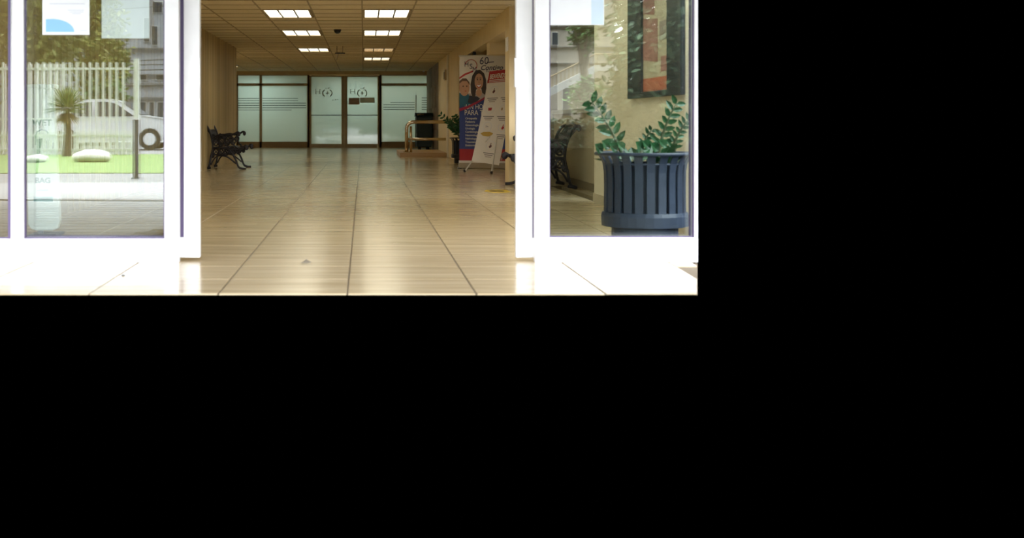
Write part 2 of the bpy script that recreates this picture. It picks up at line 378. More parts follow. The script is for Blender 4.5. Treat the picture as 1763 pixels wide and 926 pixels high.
# right side, near: short wall with the framed picture (far end x=1023), then half wall, pier, alcove
RW = 2.40; Y0 = RW*F/(1200-VX)
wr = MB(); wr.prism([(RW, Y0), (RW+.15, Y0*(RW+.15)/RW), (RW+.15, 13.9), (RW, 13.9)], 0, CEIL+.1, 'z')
wr.build('wall_right_near', mat('daylit_cream_wall', (.92,.84,.68), .6, var=.03, scale=3), kind='structure', label='cream wall behind the big planter, with a dark framed picture', category='wall')  # same cream made lighter: daylight on the wall put into its colour
bb = MB(); bb.prism([(RW-.012, Y0), (RW, Y0), (RW, 13.912), (RW-.012, 13.912)], 0, .095, 'z')
bb.build('baseboard_right', M_beige, kind='structure', label='beige baseboard along the cream wall behind the planter', category='baseboard')
hw = MB(); hw.box(2.75, 2.92, 14.6, 19.3, 0, .94)
hwo = hw.build('wall_half', M_beige, kind='structure', label='beige half wall with a white cap behind the right bench', category='wall')
MB().box(2.71, 2.96, 14.57, 19.3, .94, .995).build('cap', M_white, hwo, bevel=.006)
MB().box(2.738, 2.75, 14.6, 19.3, 0, .09).build('skirting', M_dim, hwo)
MB().box(1.95, 2.42, 17.9, 18.4, 0, CEIL+.1).build('wall_pier', M_cream, kind='structure', label='cream pier at the right edge of the door opening', category='wall')
MB().box(2.80, 2.95, 19.3, 27.5, 0, CEIL+.1).build('wall_alcove', M_dim, kind='structure', label='shaded wall of the alcove behind the standing banners', category='wall')  # recess shade put into the dark wall colour
MB().box(1.96, 2.95, 27.5, 27.7, 0, CEIL+.1).build('wall_alcove_end', M_cream, kind='structure', label='cream end wall of the alcove behind the tall roll-up banner', category='wall')
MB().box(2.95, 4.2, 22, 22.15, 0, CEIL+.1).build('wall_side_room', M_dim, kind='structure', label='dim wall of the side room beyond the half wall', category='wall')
bh = MB(); bh.box(1.96, 2.16, 18.4, 27.5, 2.09, CEIL+.1)
bh.build('trim_1', M_cream, kind='structure', label='cream bulkhead along the ceiling above the banners', category='bulkhead')
MB().box(2.0, 2.5, 21.2, 21.7, 1.90, CEIL+.1).build('trim_2', M_cream, kind='structure', label='cream boxed soffit dropping from the ceiling above the roll-up banner', category='soffit')
MB().box(1.96, 2.12, 27.7, 35, 0, CEIL+.1).build('wall_right', M_cream, kind='structure', label='cream wall between the banners and the slate cladding', category='wall')
sl = MB().box(1.985, 2.15, 35, YB, 0, CEIL+.1).build('wall_slate', M_slate, kind='structure', label='dark slate clad wall beside the frosted glass', category='wall')
for c in range(8):
    for r in range(4):
        y0 = 35+c*.82+(.2 if r % 2 else 0); z0 = r*.6
        MB().box(1.955+random.uniform(0,.018), 1.985, y0+.005, min(y0+.812, YB-.02), z0+.004, min(z0+.594, CEIL)).build('stone', M_slate, sl)
tr = MB(); tr.box(1.925, 1.96, 30.65, 31.0, 0, 2.36); tr.build('trim_3', mat('off_white_trim', (.76,.70,.55), .5), kind='structure', label='off-white vertical trim on the cream wall above the hand rail', category='trim')
t = thing('wall_sconce', 'small brown wall sconce on the cream wall beside the white trim', 'sconce', (1.92, 31.4, 1.8))
MB().box(1.90, 1.96, 31.25, 31.6, Z(138,31.4), Z(120,31.4)).build('housing', M_bronze, t, bevel=.01)
MB().box(1.885, 1.90, 31.3, 31.55, Z(136,31.4), Z(124,31.4)).build('cover', M_dim, t)
t = thing('alcove_shade_panel', 'black panel standing for the recess shade under the bulkhead', 'shade panel', (1.99, 25.4, 1.72))  # dark recess under the bulkhead put in as a black slab
m_ = MB(); m_.box(1.965, 2.02, 24.0, 27.0, 1.70, 2.085); m_.build('body', M_black, t, bevel=.01)
m_ = MB(); m_.box(1.958, 1.965, 24.05, 26.95, 1.73, 2.06); m_.build('shade_face', mat('dark_shade_face', (.012,.014,.014), .12), t)
m_ = MB(); m_.box(2.02, 2.80, 25.4, 25.5, 1.85, 1.92); m_.build('wall_arm', M_black, t)
t = thing('switch_plate', 'white switch plate on the inner edge of the cream pier', 'switch', P(878, 76, 18.1))
MB().box(1.942, 1.95, 18.0, 18.3, Z(88,18.1), Z(64,18.1)).build('plate', M_white, t)
MB().box(1.936, 1.942, 18.1, 18.2, Z(80,18.1), Z(72,18.1)).build('rocker', M_paper, t)
# framed picture on the near wall
def onwall(px): return RW*F/(px-VX)
t = thing('framed_picture', 'large framed abstract picture in rose and cream on the wall behind the planter', 'picture', (RW-.02, 11, 1.04))
a, b = onwall(1087), onwall(1180); zb = 1.04; zt = 2.15
MB().box(RW-.035, RW, onwall(1110), a, zb, zt).build('frame', M_darkpost, t, bevel=.004)
MB().box(RW-.035, RW, b, onwall(1155), zb, zt).build('frame', M_darkpost, t, bevel=.004)
MB().box(RW-.035, RW, onwall(1155), onwall(1110), zb, zb+.05).build('frame', M_darkpost, t, bevel=.004)
MB().box(RW-.035, RW, onwall(1155), onwall(1110), zt-.05, zt).build('frame', M_darkpost, t, bevel=.004)
y1, y0 = onwall(1110), onwall(1155)
MB().box(RW-.012, RW-.002, y0, y1, zb+.05, zt-.05).build('print', M_pcream, t)
for q, (u0, u1, v0, v1, mm) in enumerate([(0, 1, 0, .11, M_salmon), (.42, 1, .23, .62, M_rose), (0, .3, .15, .27, M_rose), (.55, 1, .62, .8, M_rose), (.1, .35, .4, .55, M_gcloth)]):
    zz = lambda v: zb+.05+v*(zt-zb-.1)
    yy = lambda u: y0+u*(y1-y0)
    e = .04
    MB().prism([(yy(u0), zz(v0)), (yy(u1), zz(v0)+e*(q % 2)), (yy(u1), zz(v1)), (yy(u0), zz(v1)-e*(q % 2))], RW-.0125-.0005*(q+1), RW-.0121, 'x').build('colour_patch', mm, t)

# ------------------------------------------------------------------ glass front with fixed lights and open sliding leaves
DT = 2.2
def framed(name, label, cat, xs, yf, yb, zb, stl, stw, rail, extra=None):
    x0, x1 = xs
    t = thing(name, label, cat, ((x0+x1)/2, (yf+yb)/2, zb), kind='structure')
    MB().box(x0, x0+stl, yf, yb, zb, DT).build('stile', M_white, t, bevel=.004)
    MB().box(x1-stw, x1, yf, yb, zb, DT).build('stile', M_white, t, bevel=.004)
    MB().box(x0+stl, x1-stw, yf, yb, zb, rail).build('bottom_rail', M_white, t, bevel=.004)
    MB().box(x0+stl, x1-stw, yf, yb, DT-.1, DT).build('top_rail', M_white, t, bevel=.004)
    ym = (yf+yb)/2
    MB().box(x0+stl-.008, x1-stw+.008, ym-.004, ym+.004, rail-.01, DT-.09).build('pane', M_glass, t)
    g = MB(); e = .007
    for (a, b_, c, d_) in ((x0+stl, x0+stl+e, rail, DT-.1), (x1-stw-e, x1-stw, rail, DT-.1), (x0+stl+e, x1-stw-e, rail, rail+e)):
        g.box(a, b_, ym-.014, ym+.014, c, d_)
    g.build('gasket', M_gasket, t)
    return t
yf, yb = 7.985, 8.045
z411 = Z(411, yf)
w1 = framed('window_1', 'white framed fixed glass panel left of the open doorway, with two notices', 'glass panel', (X(20,yf), X(308,yf)), yf, yb, 0, X(41,yf)-X(20,yf), X(308,yf)-X(283,yf), z411)
w2 = framed('window_2', 'white framed fixed glass panel cut by the left edge of the photo', 'glass panel', (X(-260,yf), X(19.5,yf)), yf, yb, 0, .08, .004, z411)
MB().box(X(13.5,yf), X(18.2,yf), yf+.002, yf+.05, z411, DT-.1).build('dark_seal', M_gasket, w2)
w3 = framed('window_3', 'white framed fixed glass panel right of the open doorway', 'glass panel', (X(921,yf), XR), yf, yb, 0, X(946,yf)-X(921,yf), X(1200,yf)-X(1194,yf), Z(409,yf))
sf, sb = 8.10, 8.16; zs = Z(443.5, sf)
d1 = framed('door_1', 'white framed sliding door leaf slid open behind the left glass panel', 'sliding door', (X(20,sf), X(344,sf)), sf, sb, zs, X(41,sf)-X(20,sf), X(344,sf)-X(316,sf), Z(408,sf))
d2 = framed('door_2', 'white framed sliding door leaf slid open behind the right glass panel', 'sliding door', (X(888.5,sf), X(1199,sf)), sf, sb, zs, X(917,sf)-X(888.5,sf), .03, Z(409,sf))
MB().box(X(310.3,sf), X(316,sf), sf-.002, sf+.04, Z(408,sf), DT-.1).build('dark_seal', M_gasket, d1); MB().box(X(917,sf), X(922,sf), sf-.002, sf+.04, Z(409,sf), DT-.1).build('dark_seal', M_gasket, d2)
MB().box(X(341,sf), X(344.6,sf), sf-.012, sf, Z(148,sf), Z(100,sf)).build('lock_plate', M_white, d1, bevel=.002)
MB().box(X(885.8,sf), X(889.5,sf), sf-.010, sf+.03, Z(150,sf), Z(100,sf)).build('lock_plate', M_white, d2, bevel=.002)
hd = MB(); hd.box(X(-260,yf), XR, 7.9, 8.3, DT+.005, CEIL+.5)
hd.build('trim_4', M_white, kind='structure', label='white header box above the sliding doors', category='door header')
MB().box(-5.5, XR+2, 2.0, 8.3, 2.9, 3.05).build('ceiling_porch_added', M_white, kind='structure', label='unseen white porch roof added to shade the entrance', category='porch roof')  # unseen roof, added so the threshold lies in shade
# notices on the panes
def sheet(name, label, px0, px1, pyb, hgt, y, m=M_paper):
    x0, x1 = X(px0, y), X(px1, y); zb = Z(pyb, y)
    t = thing(name, label, 'notice', ((x0+x1)/2, y, zb))
    MB().box(x0, x1, y-.0012, y, zb, zb+hgt).build('sheet', m, t)
    return t, x0, x1, zb
yp = 8.0095
t, x0, x1, zb = sheet('paper_notice', 'white paper notice with a light blue curved corner taped on the left pane', 73, 154, 60, .38, yp)
pts = [(X(79,yp), Z(55,yp)), (X(128,yp), Z(55,yp))]+[(X(79+49*math.cos(a)**.8, yp), Z(55-23*math.sin(a), yp)) for a in [PI/2*k/8 for k in range(1, 8)]]+[(X(79,yp), Z(33,yp))]
MB().prism(pts, yp-.002, yp-.0012, 'y').build('blue_corner', M_paperb, t)
for k, (a, b, yy) in enumerate([(85, 146, 6), (117, 145, 17), (120, 144, 20), (124, 139, 23), (138, 150, 52)]):
    MB().box(X(a,yp), X(b,yp), yp-.0018, yp-.0012, Z(yy+1.2,yp), Z(yy,yp)).build('printed_line', M_pgrey, t)
yi = 8.0215
t, x0, x1, zb = sheet('paper_notice', 'plain white sheet taped inside the left pane, nearer the doorway', 175, 257, 66, .40, yi, mat('back_of_white_sheet', (.88,.90,.90), .7))
t, x0, x1, zb = sheet('paper_notice', 'white paper notice at the top of the right pane', 946, 1040, 43, .34, yp, M_paper)
MB().box(X(1018,yp), X(1039,yp), yp-.0018, yp-.0012, Z(42,yp), Z(-6,yp)).build('pale_strip', mat('pale_blue_print', (.66,.80,.92), .7), t)

# ------------------------------------------------------------------ frosted glass wall at the back
def xb(p): return X(p, YB)
def zbk(p): return Z(p, YB)
def bar(parent, a, b, c, d, nm='frame_bar', dy=.09, m=None):
    return MB().box(xb(a), xb(b), YB-.04, YB+dy-.04, zbk(d), zbk(c)).build(nm, m or M_bronze, parent)
MB().box(-6.2, 2.15, YB-.06, YB+.08, zbk(129), CEIL+.1).build('trim_5', mat('tan_header', (.66,.50,.29), .6), kind='structure', label='tan beam above the frosted glass wall', category='beam')
def backpane(n, label, a, b, mull):
    t = thing('window_%d' % n, label, 'frosted window', (xb((a+b)/2), YB, 0), kind='structure')
    bar(t, a, b, 244, 254.2, 'bottom_rail', m=mat('tan_bottom_rail', (.30,.19,.08), .5)); bar(t, a, b, 143.5, 147.5, 'transom_bar'); bar(t, a, b, 127.5, 130, 'top_rail')
    edges = [a]+mull+[b]
    for e in edges: bar(t, e-2, e+2, 127.5, 254.2, 'mullion')
    for i in range(len(edges)-1):
        p, q = edges[i]+2, edges[i+1]-2
        MB().box(xb(p), xb(q), YB+.003, YB+.013, zbk(244), zbk(147.5)).build('pane', M_frost, t)
        MB().box(xb(p), xb(q), YB+.003, YB+.013, zbk(143.5), zbk(130)).build('transom_pane', M_frost, t)
    return t
w4 = backpane(4, 'frosted glass wall left of the double doors, with clear stripes', 360, 531, [408, 449])
for i, yy in enumerate((169.3, 173.3, 177.4, 181.2, 185.2, 189.3)):
    for p, q in ((409, 446.5), (452, 527-(0 if i in (2,3,4) else 14 if i != 5 else 25))):
        MB().box(xb(p), xb(q), YB-.002, YB+.003, zbk(yy+.5+.2*(i in (2,3,4))), zbk(yy-.4)).build('clear_stripe', M_stripe, w4)
w5 = backpane(5, 'frosted glass wall right of the double doors, behind the green bin', 655, 737, [])
for i, yy in enumerate((168.4, 172.4, 176.4, 180.4, 184.4, 188.4)):
    for p, q in ((726, 735),)+(((660 if i > 2 else 672, 714),) if i > 1 else ()):
        MB().box(xb(p), xb(q), YB-.002, YB+.003, zbk(yy+.6), zbk(yy-.4)).build('clear_stripe', M_stripe, w5)
MB().box(xb(715.5), xb(717), YB-.004, YB+.003, zbk(243), zbk(164)).build('seam', M_frost, w5)
def backdoor(n, label, a, b, left):
    t = thing('door_%d' % n, label, 'glass door', (xb((a+b)/2), YB-.03, 0), kind='structure')
    for p, q, nm in ((a-6 if left else a-5, a, 'stile'), (b, b+5 if left else b+6, 'stile')): bar(t, p+.2, q, 130, 254, nm, .07)
    bar(t, a, b, 129.6, 132.3, 'top_rail', .07); bar(t, a, b, 247.8, 254, 'bottom_rail', .07)
    MB().box(xb(a), xb(b), YB-.010, YB, zbk(247.8), zbk(132.3)).build('pane', M_frost, t)
    MB().box(xb(a-.5), xb(b+.5), YB-.10, YB-.07, zbk(198.8), zbk(197.6)).build('push_bar', M_darkpost, t)
    for p in (a+1, b-1): MB().box(xb(p-.6), xb(p+.6), YB-.08, YB-.01, zbk(198.8), zbk(197.6)).build('bar_bracket', M_darkpost, t)
    hx = xb(b+2.5 if left else a-2.5); MB().box(hx-.015, hx+.015, YB-.10, YB-.04, zbk(202), zbk(194)).build('handle', M_bronze, t)
    # etched emblem: a large H, then a round apple-like badge holding a cross, with a leaf on top
    ox = 543 if left else 603
    s = 41.6/F
    def put(mb, name): moved(mb, lambda q: (q.x, YB-.012+q.y*.3, q.z)).build(name, M_etch, t)
    h = MB()
    for u in (0, 7.2): h.box(xb(ox+u), xb(ox+u+1.3), -.002, .002, zbk(162), zbk(153.2)); h.box(xb(ox+u-.9), xb(ox+u+2.2), -.002, .002, zbk(162), zbk(161.4)); h.box(xb(ox+u-.9), xb(ox+u+2.2), -.002, .002, zbk(153.8), zbk(153.2))
    h.box(xb(ox+1.3), xb(ox+7.2), -.002, .002, zbk(158), zbk(157.2)); put(h, 'etched_letter')
    cx, cy = ox+20.5, 160.3
    for sgn in (-1, 1):
        r = MB(); r.tube([(xb(cx+sgn*8*math.cos(a_)), 0, zbk(cy-6.8*math.sin(a_))) for a_ in [-.95+k*.24 for k in range(9)]], .018, 5); put(r, 'etched_arc')
    c_ = MB(); c_.box(xb(cx-.7), xb(cx+.7), -.002, .002, zbk(cy+3.4), zbk(cy-3.4)); c_.box(xb(cx-3.4), xb(cx+3.4), -.002, .002, zbk(cy+.7), zbk(cy-.7)); put(c_, 'etched_cross')
    lf = MB(); lf.prism([(xb(cx), zbk(152.8)), (xb(cx+2), zbk(150.6)), (xb(cx+4.5), zbk(150.4)), (xb(cx+3), zbk(152.4))], -.002, .002, 'y'); lf.prism([(xb(cx-.5), zbk(153)), (xb(cx-2.2), zbk(151.6)), (xb(cx-4), zbk(151.8)), (xb(cx-2.5), zbk(153.2))], -.002, .002, 'y'); put(lf, 'etched_leaf')
    return t
d3 = backdoor(3, 'left frosted glass door at the end of the lobby', 536, 588, True)
for u in (573, 577.5, 581.5):
    dd = MB(); dd.ball((xb(u), YB-.012, zbk(172.5-(u-573)*.15)), .018, 8, 6, (1, .2, 1)); dd.build('etched_dot', M_etch, d3)
d4 = backdoor(4, 'right frosted glass door carrying a brown notice', 598, 650, False)
t = thing('door_notice', 'small brown notice stuck on the right frosted door', 'notice', (xb(609.5), YB-.02, zbk(180)))
MB().box(xb(600.3), xb(619), YB-.022, YB-.012, zbk(180), zbk(168.4)).build('board', mat('brown_notice', (.62,.45,.40), .6), t)
for k in range(4): MB().box(xb(602), xb(617-(k % 2)*3), YB-.024, YB-.022, zbk(171.3+k*2.2), zbk(170.6+k*2.2)).build('printed_line', M_gcloth, t)
t = thing('paper_notice', 'pale translucent sheet right of the brown notice on the frosted door', 'notice', (xb(632), YB-.02, zbk(177)))
MB().box(xb(619.6), xb(645), YB-.018, YB-.012, zbk(177), zbk(168)).build('sheet', mat('pale_sheet', (.92,.95,.88), .6), t)
# the lit room behind the frosted glass
MB().box(-6.2, 2.3, YB+4.8, YB+5, 0, CEIL+.1).build('wall_back', M_cream, kind='structure', label='pale wall of the room behind the frosted glass', category='wall')
MB().box(2.15, 2.3, YB, YB+5, 0, CEIL+.1).build('wall_back_right', M_cream, kind='structure', label='pale side wall of the room behind the frosted glass', category='wall')
for i, (xx, e) in enumerate([(-3.3, 1.6), (-.3, 1.1), (1.3, .55)]):
    ld = bpy.data.lights.new('back_room_lamp', 'AREA'); ld.shape = 'RECTANGLE'; ld.size = 1.2; ld.size_y = .6; ld.energy = BACKROOM*e; ld.color = (.95, 1, .98)
    lo = bpy.data.objects.new('back_room_lamp', ld); C.objects.link(lo); lo.location = (xx, YB+1.1, CEIL-.03)
ds = thing('ceiling_sensor', 'tiny motion sensor on the beam above the right frosted panel', 'sensor', (xb(729), YB-.1, zbk(122)))
MB().ball((xb(729), YB-.1, zbk(122)), .04, 10, 6).build('housing', M_white, ds, smooth=True)
MB().box(xb(728), xb(730), YB-.08, YB-.055, zbk(123), zbk(121)).build('mount', M_black, ds)

# ------------------------------------------------------------------ cast-iron benches (local: x forward from the rear foot, y along the bench)
def make_bench(name, label, length):
    t = thing(name, label, 'bench', (0,0,0), 'cast-iron benches'); ORG[t] = Vector((0,0,0))
    def smooth(pts, n=5):
        q = [Vector((p[0], 0, p[1])) for p in pts]; out = []
        for i in range(len(q)-1):
            p0, p1, p2, p3 = q[max(i-1,0)], q[i], q[i+1], q[min(i+2, len(q)-1)]
            for k in range(n):
                u = k/n
                out.append(.5*((2*p1)+(p2-p0)*u+(2*p0-5*p1+4*p2-p3)*u*u+(3*p1-p0-3*p2+p3)*u**3))
        return out+[q[-1]]
    for yy in (0, length):
        fr = MB(); S = lambda pts: [p+Vector((0, yy, 0)) for p in smooth(pts)]
        fr.tube(S([(-.05,.02),(.02,.05),(.06,.20),(.10,.36),(.085,.50),(.035,.64),(-.03,.735),(-.09,.755),(-.11,.72),(-.08,.70)]), .021, 6)
        fr.tube(S([(-.07,.012),(-.02,.02),(.06,.03)]), .020, 6)
        fr.tube(S([(.80,.012),(.71,.018),(.64,.05),(.58,.17),(.51,.27),(.44,.34)]), .021, 6)
        fr.tube(S([(.06,.08),(.12,.17),(.2,.225),(.3,.235),(.4,.215),(.5,.16),(.59,.10)]), .015, 6)
        fr.tube(S([(.10,.36),(.25,.37),(.45,.35),(.62,.34),(.72,.36),(.79,.40),(.83,.385),(.82,.345),(.785,.35)]), .021, 6)
        fr.tube(S([(.085,.52),(.2,.57),(.33,.585),(.46,.575),(.56,.60),(.62,.625),(.665,.61),(.66,.575),(.63,.58)]), .018, 6)
        fr.tube(S([(.47,.57),(.53,.52),(.52,.45),(.58,.39),(.64,.35)]), .014, 6)
        fr.build('end_frame', M_black, t, smooth=True, local=True)
        sc = MB()
        for (cx, cz, r) in [(.17,.46,.055),(.29,.49,.05),(.40,.46,.055),(.48,.50,.035),(.27,.42,.03),(.17,.30,.05),(.28,.30,.045),(.39,.29,.045),(.47,.30,.03),(.10,.24,.03),(.35,.54,.03),(.22,.53,.03),(.55,.29,.028),(.12,.56,.025),(.63,.30,.03)]:
            sc.ring((cx, yy, cz), r, .015, 'y', 14, 5)
            sc.tube([(cx-r*.7, yy, cz-r*.7), (cx, yy, cz), (cx+r*.7, yy, cz+r*.7)], .009, 5); sc.tube([(cx+r*.7, yy, cz-r*.7), (cx, yy, cz), (cx-r*.7, yy, cz+r*.7)], .009, 5)
        sc.build('scrollwork', M_black, t, local=True)
        b = MB(); b.ball((.80, yy, .375), .046, 12, 8, (1, .5, 1)); b.build('scroll_knob', M_black, t, smooth=True, local=True)
        b = MB(); b.ball((.645, yy, .597), .030, 10, 7, (1, .7, 1)); b.build('arm_knob', M_black, t, smooth=True, local=True)
    for k in range(7):
        x = .14+k*.095; z = .385-.02*abs(k-3)/3 if k < 6 else .39
        MB().box(x-.03, x+.03, 0, length, z-.012, z+.006).build('seat_slat', M_black, t, local=True, bevel=.004)
    top = MB(); top.tube([(-.09, 0, .745), (-.09, length*.25, .755), (-.095, length*.5, .775), (-.09, length*.75, .755), (-.09, length, .745)], .024, 8); top.build('back_top_rail', M_black, t, smooth=True, local=True)
    low = MB(); low.tube([(.095, 0, .44), (.095, length, .44)], .016, 6); low.build('back_lower_rail', M_black, t, local=True)
    def bk(u, v): return (.095-.02*v-.16*v*v, u*length, .44+.30*v)
    n = 8; la = MB()
    for i in range(n):
        for d in (0, 1):
            u0, u1 = i/n, (i+1)/n
            la.tube([bk(u0 if d else u1, v) if v == 0 else bk(u1 if d else u0, v) if v == 1 else bk((u0+u1)/2, .5) for v in (0, .5, 1)], .009, 5)
        c = Vector(bk((i+.5)/n, .5)); q = []
        for k in range(12):
            a = 2*PI*k/12; q.append(bk((i+.5)/n+.38/n*math.cos(a), .5+.26*math.sin(a)))
        la.tube(q, .009, 5, True)
    la.build('back_lattice', M_black, t, local=True)
    return t
bench = make_bench('cast_iron_bench', 'black ornate cast-iron bench against the ribbed wall on the left', 1.05)
bench.scale = (.82, 1, 1.03); bench.location = (X(358, 23.0), 23.0, 0)
bench2 = copy_tree(bench); bench2['label'] = 'black ornate cast-iron bench behind the right glass panel, facing left'
bench2.rotation_euler = (0, 0, PI); bench2.scale = (.90, 1, 1.03); bench2.location = (2.59, 17.65, 0)

# ------------------------------------------------------------------ planters with zamioculcas
def planter(name, label, cx, cy, sc, cols, nsl=22):
    t = thing(name, label, 'planter', (cx, cy, 0)); o = Vector((cx, cy, 0))
    def L(mb): return moved(mb, lambda q: o+q*sc)
    L(MB().lathe([(.0,.0),(.215,.0),(.225,.012),(.225,.13),(.0,.13)], n=28, cap=False)).build('base', cols, t)
    L(MB().lathe([(.27,.125),(.292,.13),(.295,.20),(.286,.225),(.262,.225),(.262,.125),(.27,.125)], n=32, cap=False)).build('bottom_ring', cols, t)
    L(MB().lathe([(.243,.14),(.250,.56),(.235,.56),(.23,.15)], n=28)).build('liner', mat('dark_liner', (.02,.025,.04), .6), t)
    L(MB().lathe([(.0,.545),(.236,.545),(.236,.55)], n=24, cap=False)).build('soil', M_soil, t)
    for k in range(nsl):
        a = 2*PI*(k+.3)/nsl; ca, sa = math.cos(a), math.sin(a); wd = .027
        pr = [(.276,.21),(.274,.40),(.276,.50),(.285,.56),(.308,.605),(.335,.62)]
        mb = MB(); vs2 = []; fs = []
        for (r, z) in pr:
            for s_, rr in ((-1, r), (1, r), (1, r-.010), (-1, r-.010)): vs2.append((ca*rr-sa*wd*s_, sa*rr+ca*wd*s_, z))
        for i in range(len(pr)-1):
            for j in range(4): fs.append((i*4+j, i*4+(j+1) % 4, i*4+4+(j+1) % 4, i*4+4+j))
        n = (len(pr)-1)*4; fs += [(3,2,1,0), (n, n+1, n+2, n+3)]
        mb.add(vs2, fs); L(mb).build('slat', cols, t)
    L(MB().ring((0,0,.622), .330, .013, 'z', 36, 6)).build('rim', cols, t, smooth=True)
    L(MB().ring((0,0,.555), .278, .008, 'z', 32, 5)).build('hoop', cols, t, smooth=True)
    return t, L
def zz_stem(base, tip, bend, n, ll, parent, sc=1, side=(0,1,0)):
    b, e = Vector(base), Vector(tip); mid = (b+e)/2+Vector(bend)
    pt = lambda u: b*(1-u)**2+mid*2*u*(1-u)+e*u*u
    s = MB().tube([pt(k/8) for k in range(9)], [.014*sc*(1-.7*k/8) for k in range(9)], 6).build('stem', M_stem, parent, smooth=True)
    d0 = (e-b).normalized()
    for k in range(n):
        u = .32+.66*k/(n-1); p = pt(u); tg = (pt(min(1, u+.03))-pt(u-.03)).normalized()
        for sg in (-1, 1):
            sd = tg.cross(Vector(side)).normalized()*sg
            d = (sd*.8+tg*.55+Vector((0, random.uniform(-.35, .35), random.uniform(-.1,.15)))).normalized()
            MB().leaf(p, p+d*ll*random.uniform(.8, 1.1)*(1-.25*u), ll*.36, up=(random.uniform(-.2,.2), -1, .3)).build('leaf', M_green, s)
t, L = planter('planter', 'large blue-grey slatted planter with zamioculcas behind the right glass panel', X(1110, 9.15), 9.15, 1.0, M_bluemetal)
cx, cy = X(1110, 9.15), 9.15
YP = 9.15
for (p0, p1, bd, n, ll, dy) in [((1078,262), (1017,176), (.03,0,.05), 7, .12, -.03), ((1132,262), (1164,178), (-.05,0,.03), 7, .105, -.02), ((1150,262), (1182,206), (-.03,0,.05), 7, .075, -.06),
                                ((1100,262), (1128,215), (0,.1,.05), 5, .07, .12)]:
    a = P(*p0, YP); b = P(*p1, YP); b.y += dy; a.z = .54
    if n == 5: b.z = .78
    zz_stem(a, b, bd, n, ll, t)
for k in range(34):                     # broad low leaves spilling over the rim
    a = random.uniform(0, 2*PI); r = random.uniform(.08, .24); q = Vector((cx+math.cos(a)*r, cy+math.sin(a)*r, .56))
    d = Vector((math.cos(a)*random.uniform(.05,.13), math.sin(a)*random.uniform(.05,.13), random.uniform(.02,.14)))
    MB().leaf(q, q+d, random.uniform(.06,.095), up=(random.uniform(-.5,.5), random.uniform(-.9,.1), .8)).build('leaf', M_green, t)
for (px, py, w_) in [(1030,254,.10), (1042,248,.10), (1055,252,.09), (1068,250,.08), (1100,250,.09), (1112,248,.10), (1126,252,.09), (1140,246,.08)]:
    q = P(px+8, py+8, YP-.22); MB().leaf(q, P(px-6, py-6, YP-.24), w_*.8, up=(.2,-.9,.4)).build('leaf', M_green, t)
t, L = planter('planter', 'small dark slatted planter with a bushy plant beside the roll-up banner', 1.98, 26.6, .80, M_black, 16)
for k in range(14):
    a = 2*PI*k/14+random.uniform(-.2,.2); r = random.uniform(.12,.34); b = Vector((1.98+.04*math.cos(a), 26.6+.04*math.sin(a), .45))
    e = Vector((1.84+r*math.cos(a), 26.6+r*math.sin(a), random.uniform(.72, 1.04)))
    zz_stem(b, e, (0,0,.08), 6, .11, t, .7)

# ------------------------------------------------------------------ green bin, platform and hand rail
t = thing('green_bin', 'large dark green wheeled bin behind the hand rail', 'bin', (X(743,38), 38, 0))
YG = 37.4; x0, x1 = X(717,YG), min(X(771,YG), 1.93); zt_ = Z(196,YG)
MB().prism([(x0+.02, .10), (x1-.02, .10), (x1, zt_-.08), (x0, zt_-.08)], YG, YG+.8, 'y').build('body', M_dgreen, t, bevel=.02)
ld_ = MB(); ld_.prism([(YG-.03, zt_-.08), (YG+.83, zt_-.08), (YG+.83, zt_-.03), (YG+.6, zt_+.03), (YG+.1, zt_+.03), (YG-.03, zt_-.04)], x0-.03, x1+.02, 'x'); ld_.build('lid', M_dgreen, t, bevel=.012)
MB().tube([(x0+.02, YG-.05, zt_-.03), (x0+.12, YG-.07, zt_-.01), (x0+.2, YG-.05, zt_-.03)], .014).build('handle', M_steel, t)
MB().box(x0-.035, x0-.005, YG+.02, YG+.05, .1, zt_-.1).build('corner_strip', mat('grey_green_edge', (.10,.14,.13), .5), t)
for sx in (x0+.1, x1-.12):
    for sy in (YG+.1, YG+.7): MB().tube([(sx-.03, sy, .055), (sx+.03, sy, .055)], .055, 14).build('wheel', M_tyre, t)
pl = MB(); YPf = 30.9
pl.box(X(689,YPf), 1.92, YPf, 34.2, 0, .10)
MB()
pl.build('platform', mat('orange_brown_tile', (.44,.27,.12), .4), bevel=.008, label='low tan platform step under the hand rail', category='step')
t = thing('hand_rail', 'brushed steel hand rail with two bars on the low platform', 'hand rail', (X(700,31.2), 31.2, .10))
YR = 31.2; xr0 = X(700, YR); zr = Z(210, YR)
r_ = .042
pts = [(xr0, YR, .10), (xr0, YR, zr-.16)]+[(xr0+.16-.16*math.cos(a), YR, zr-.16+.16*math.sin(a)) for a in [PI/2*k/6 for k in range(1, 7)]]+[(1.92, YR, zr)]
MB().tube(pts, r_, 10).build('top_bar', M_steel, t, smooth=True)
MB().tube([(xr0+.0, YR, Z(239.5,YR)), (1.92, YR, Z(239.5,YR))], .034, 10).build('lower_bar', M_steel, t, smooth=True)
xq = xr0+.10
MB().tube([(xq, YR, .10), (xq, YR, zr-.1)], .03, 10).build('post', M_steel, t, smooth=True)
MB().lathe([(.075,0),(.075,.012),(.05,.02)], (xr0, YR, .10), 16).build('base_flange', M_steel, t)

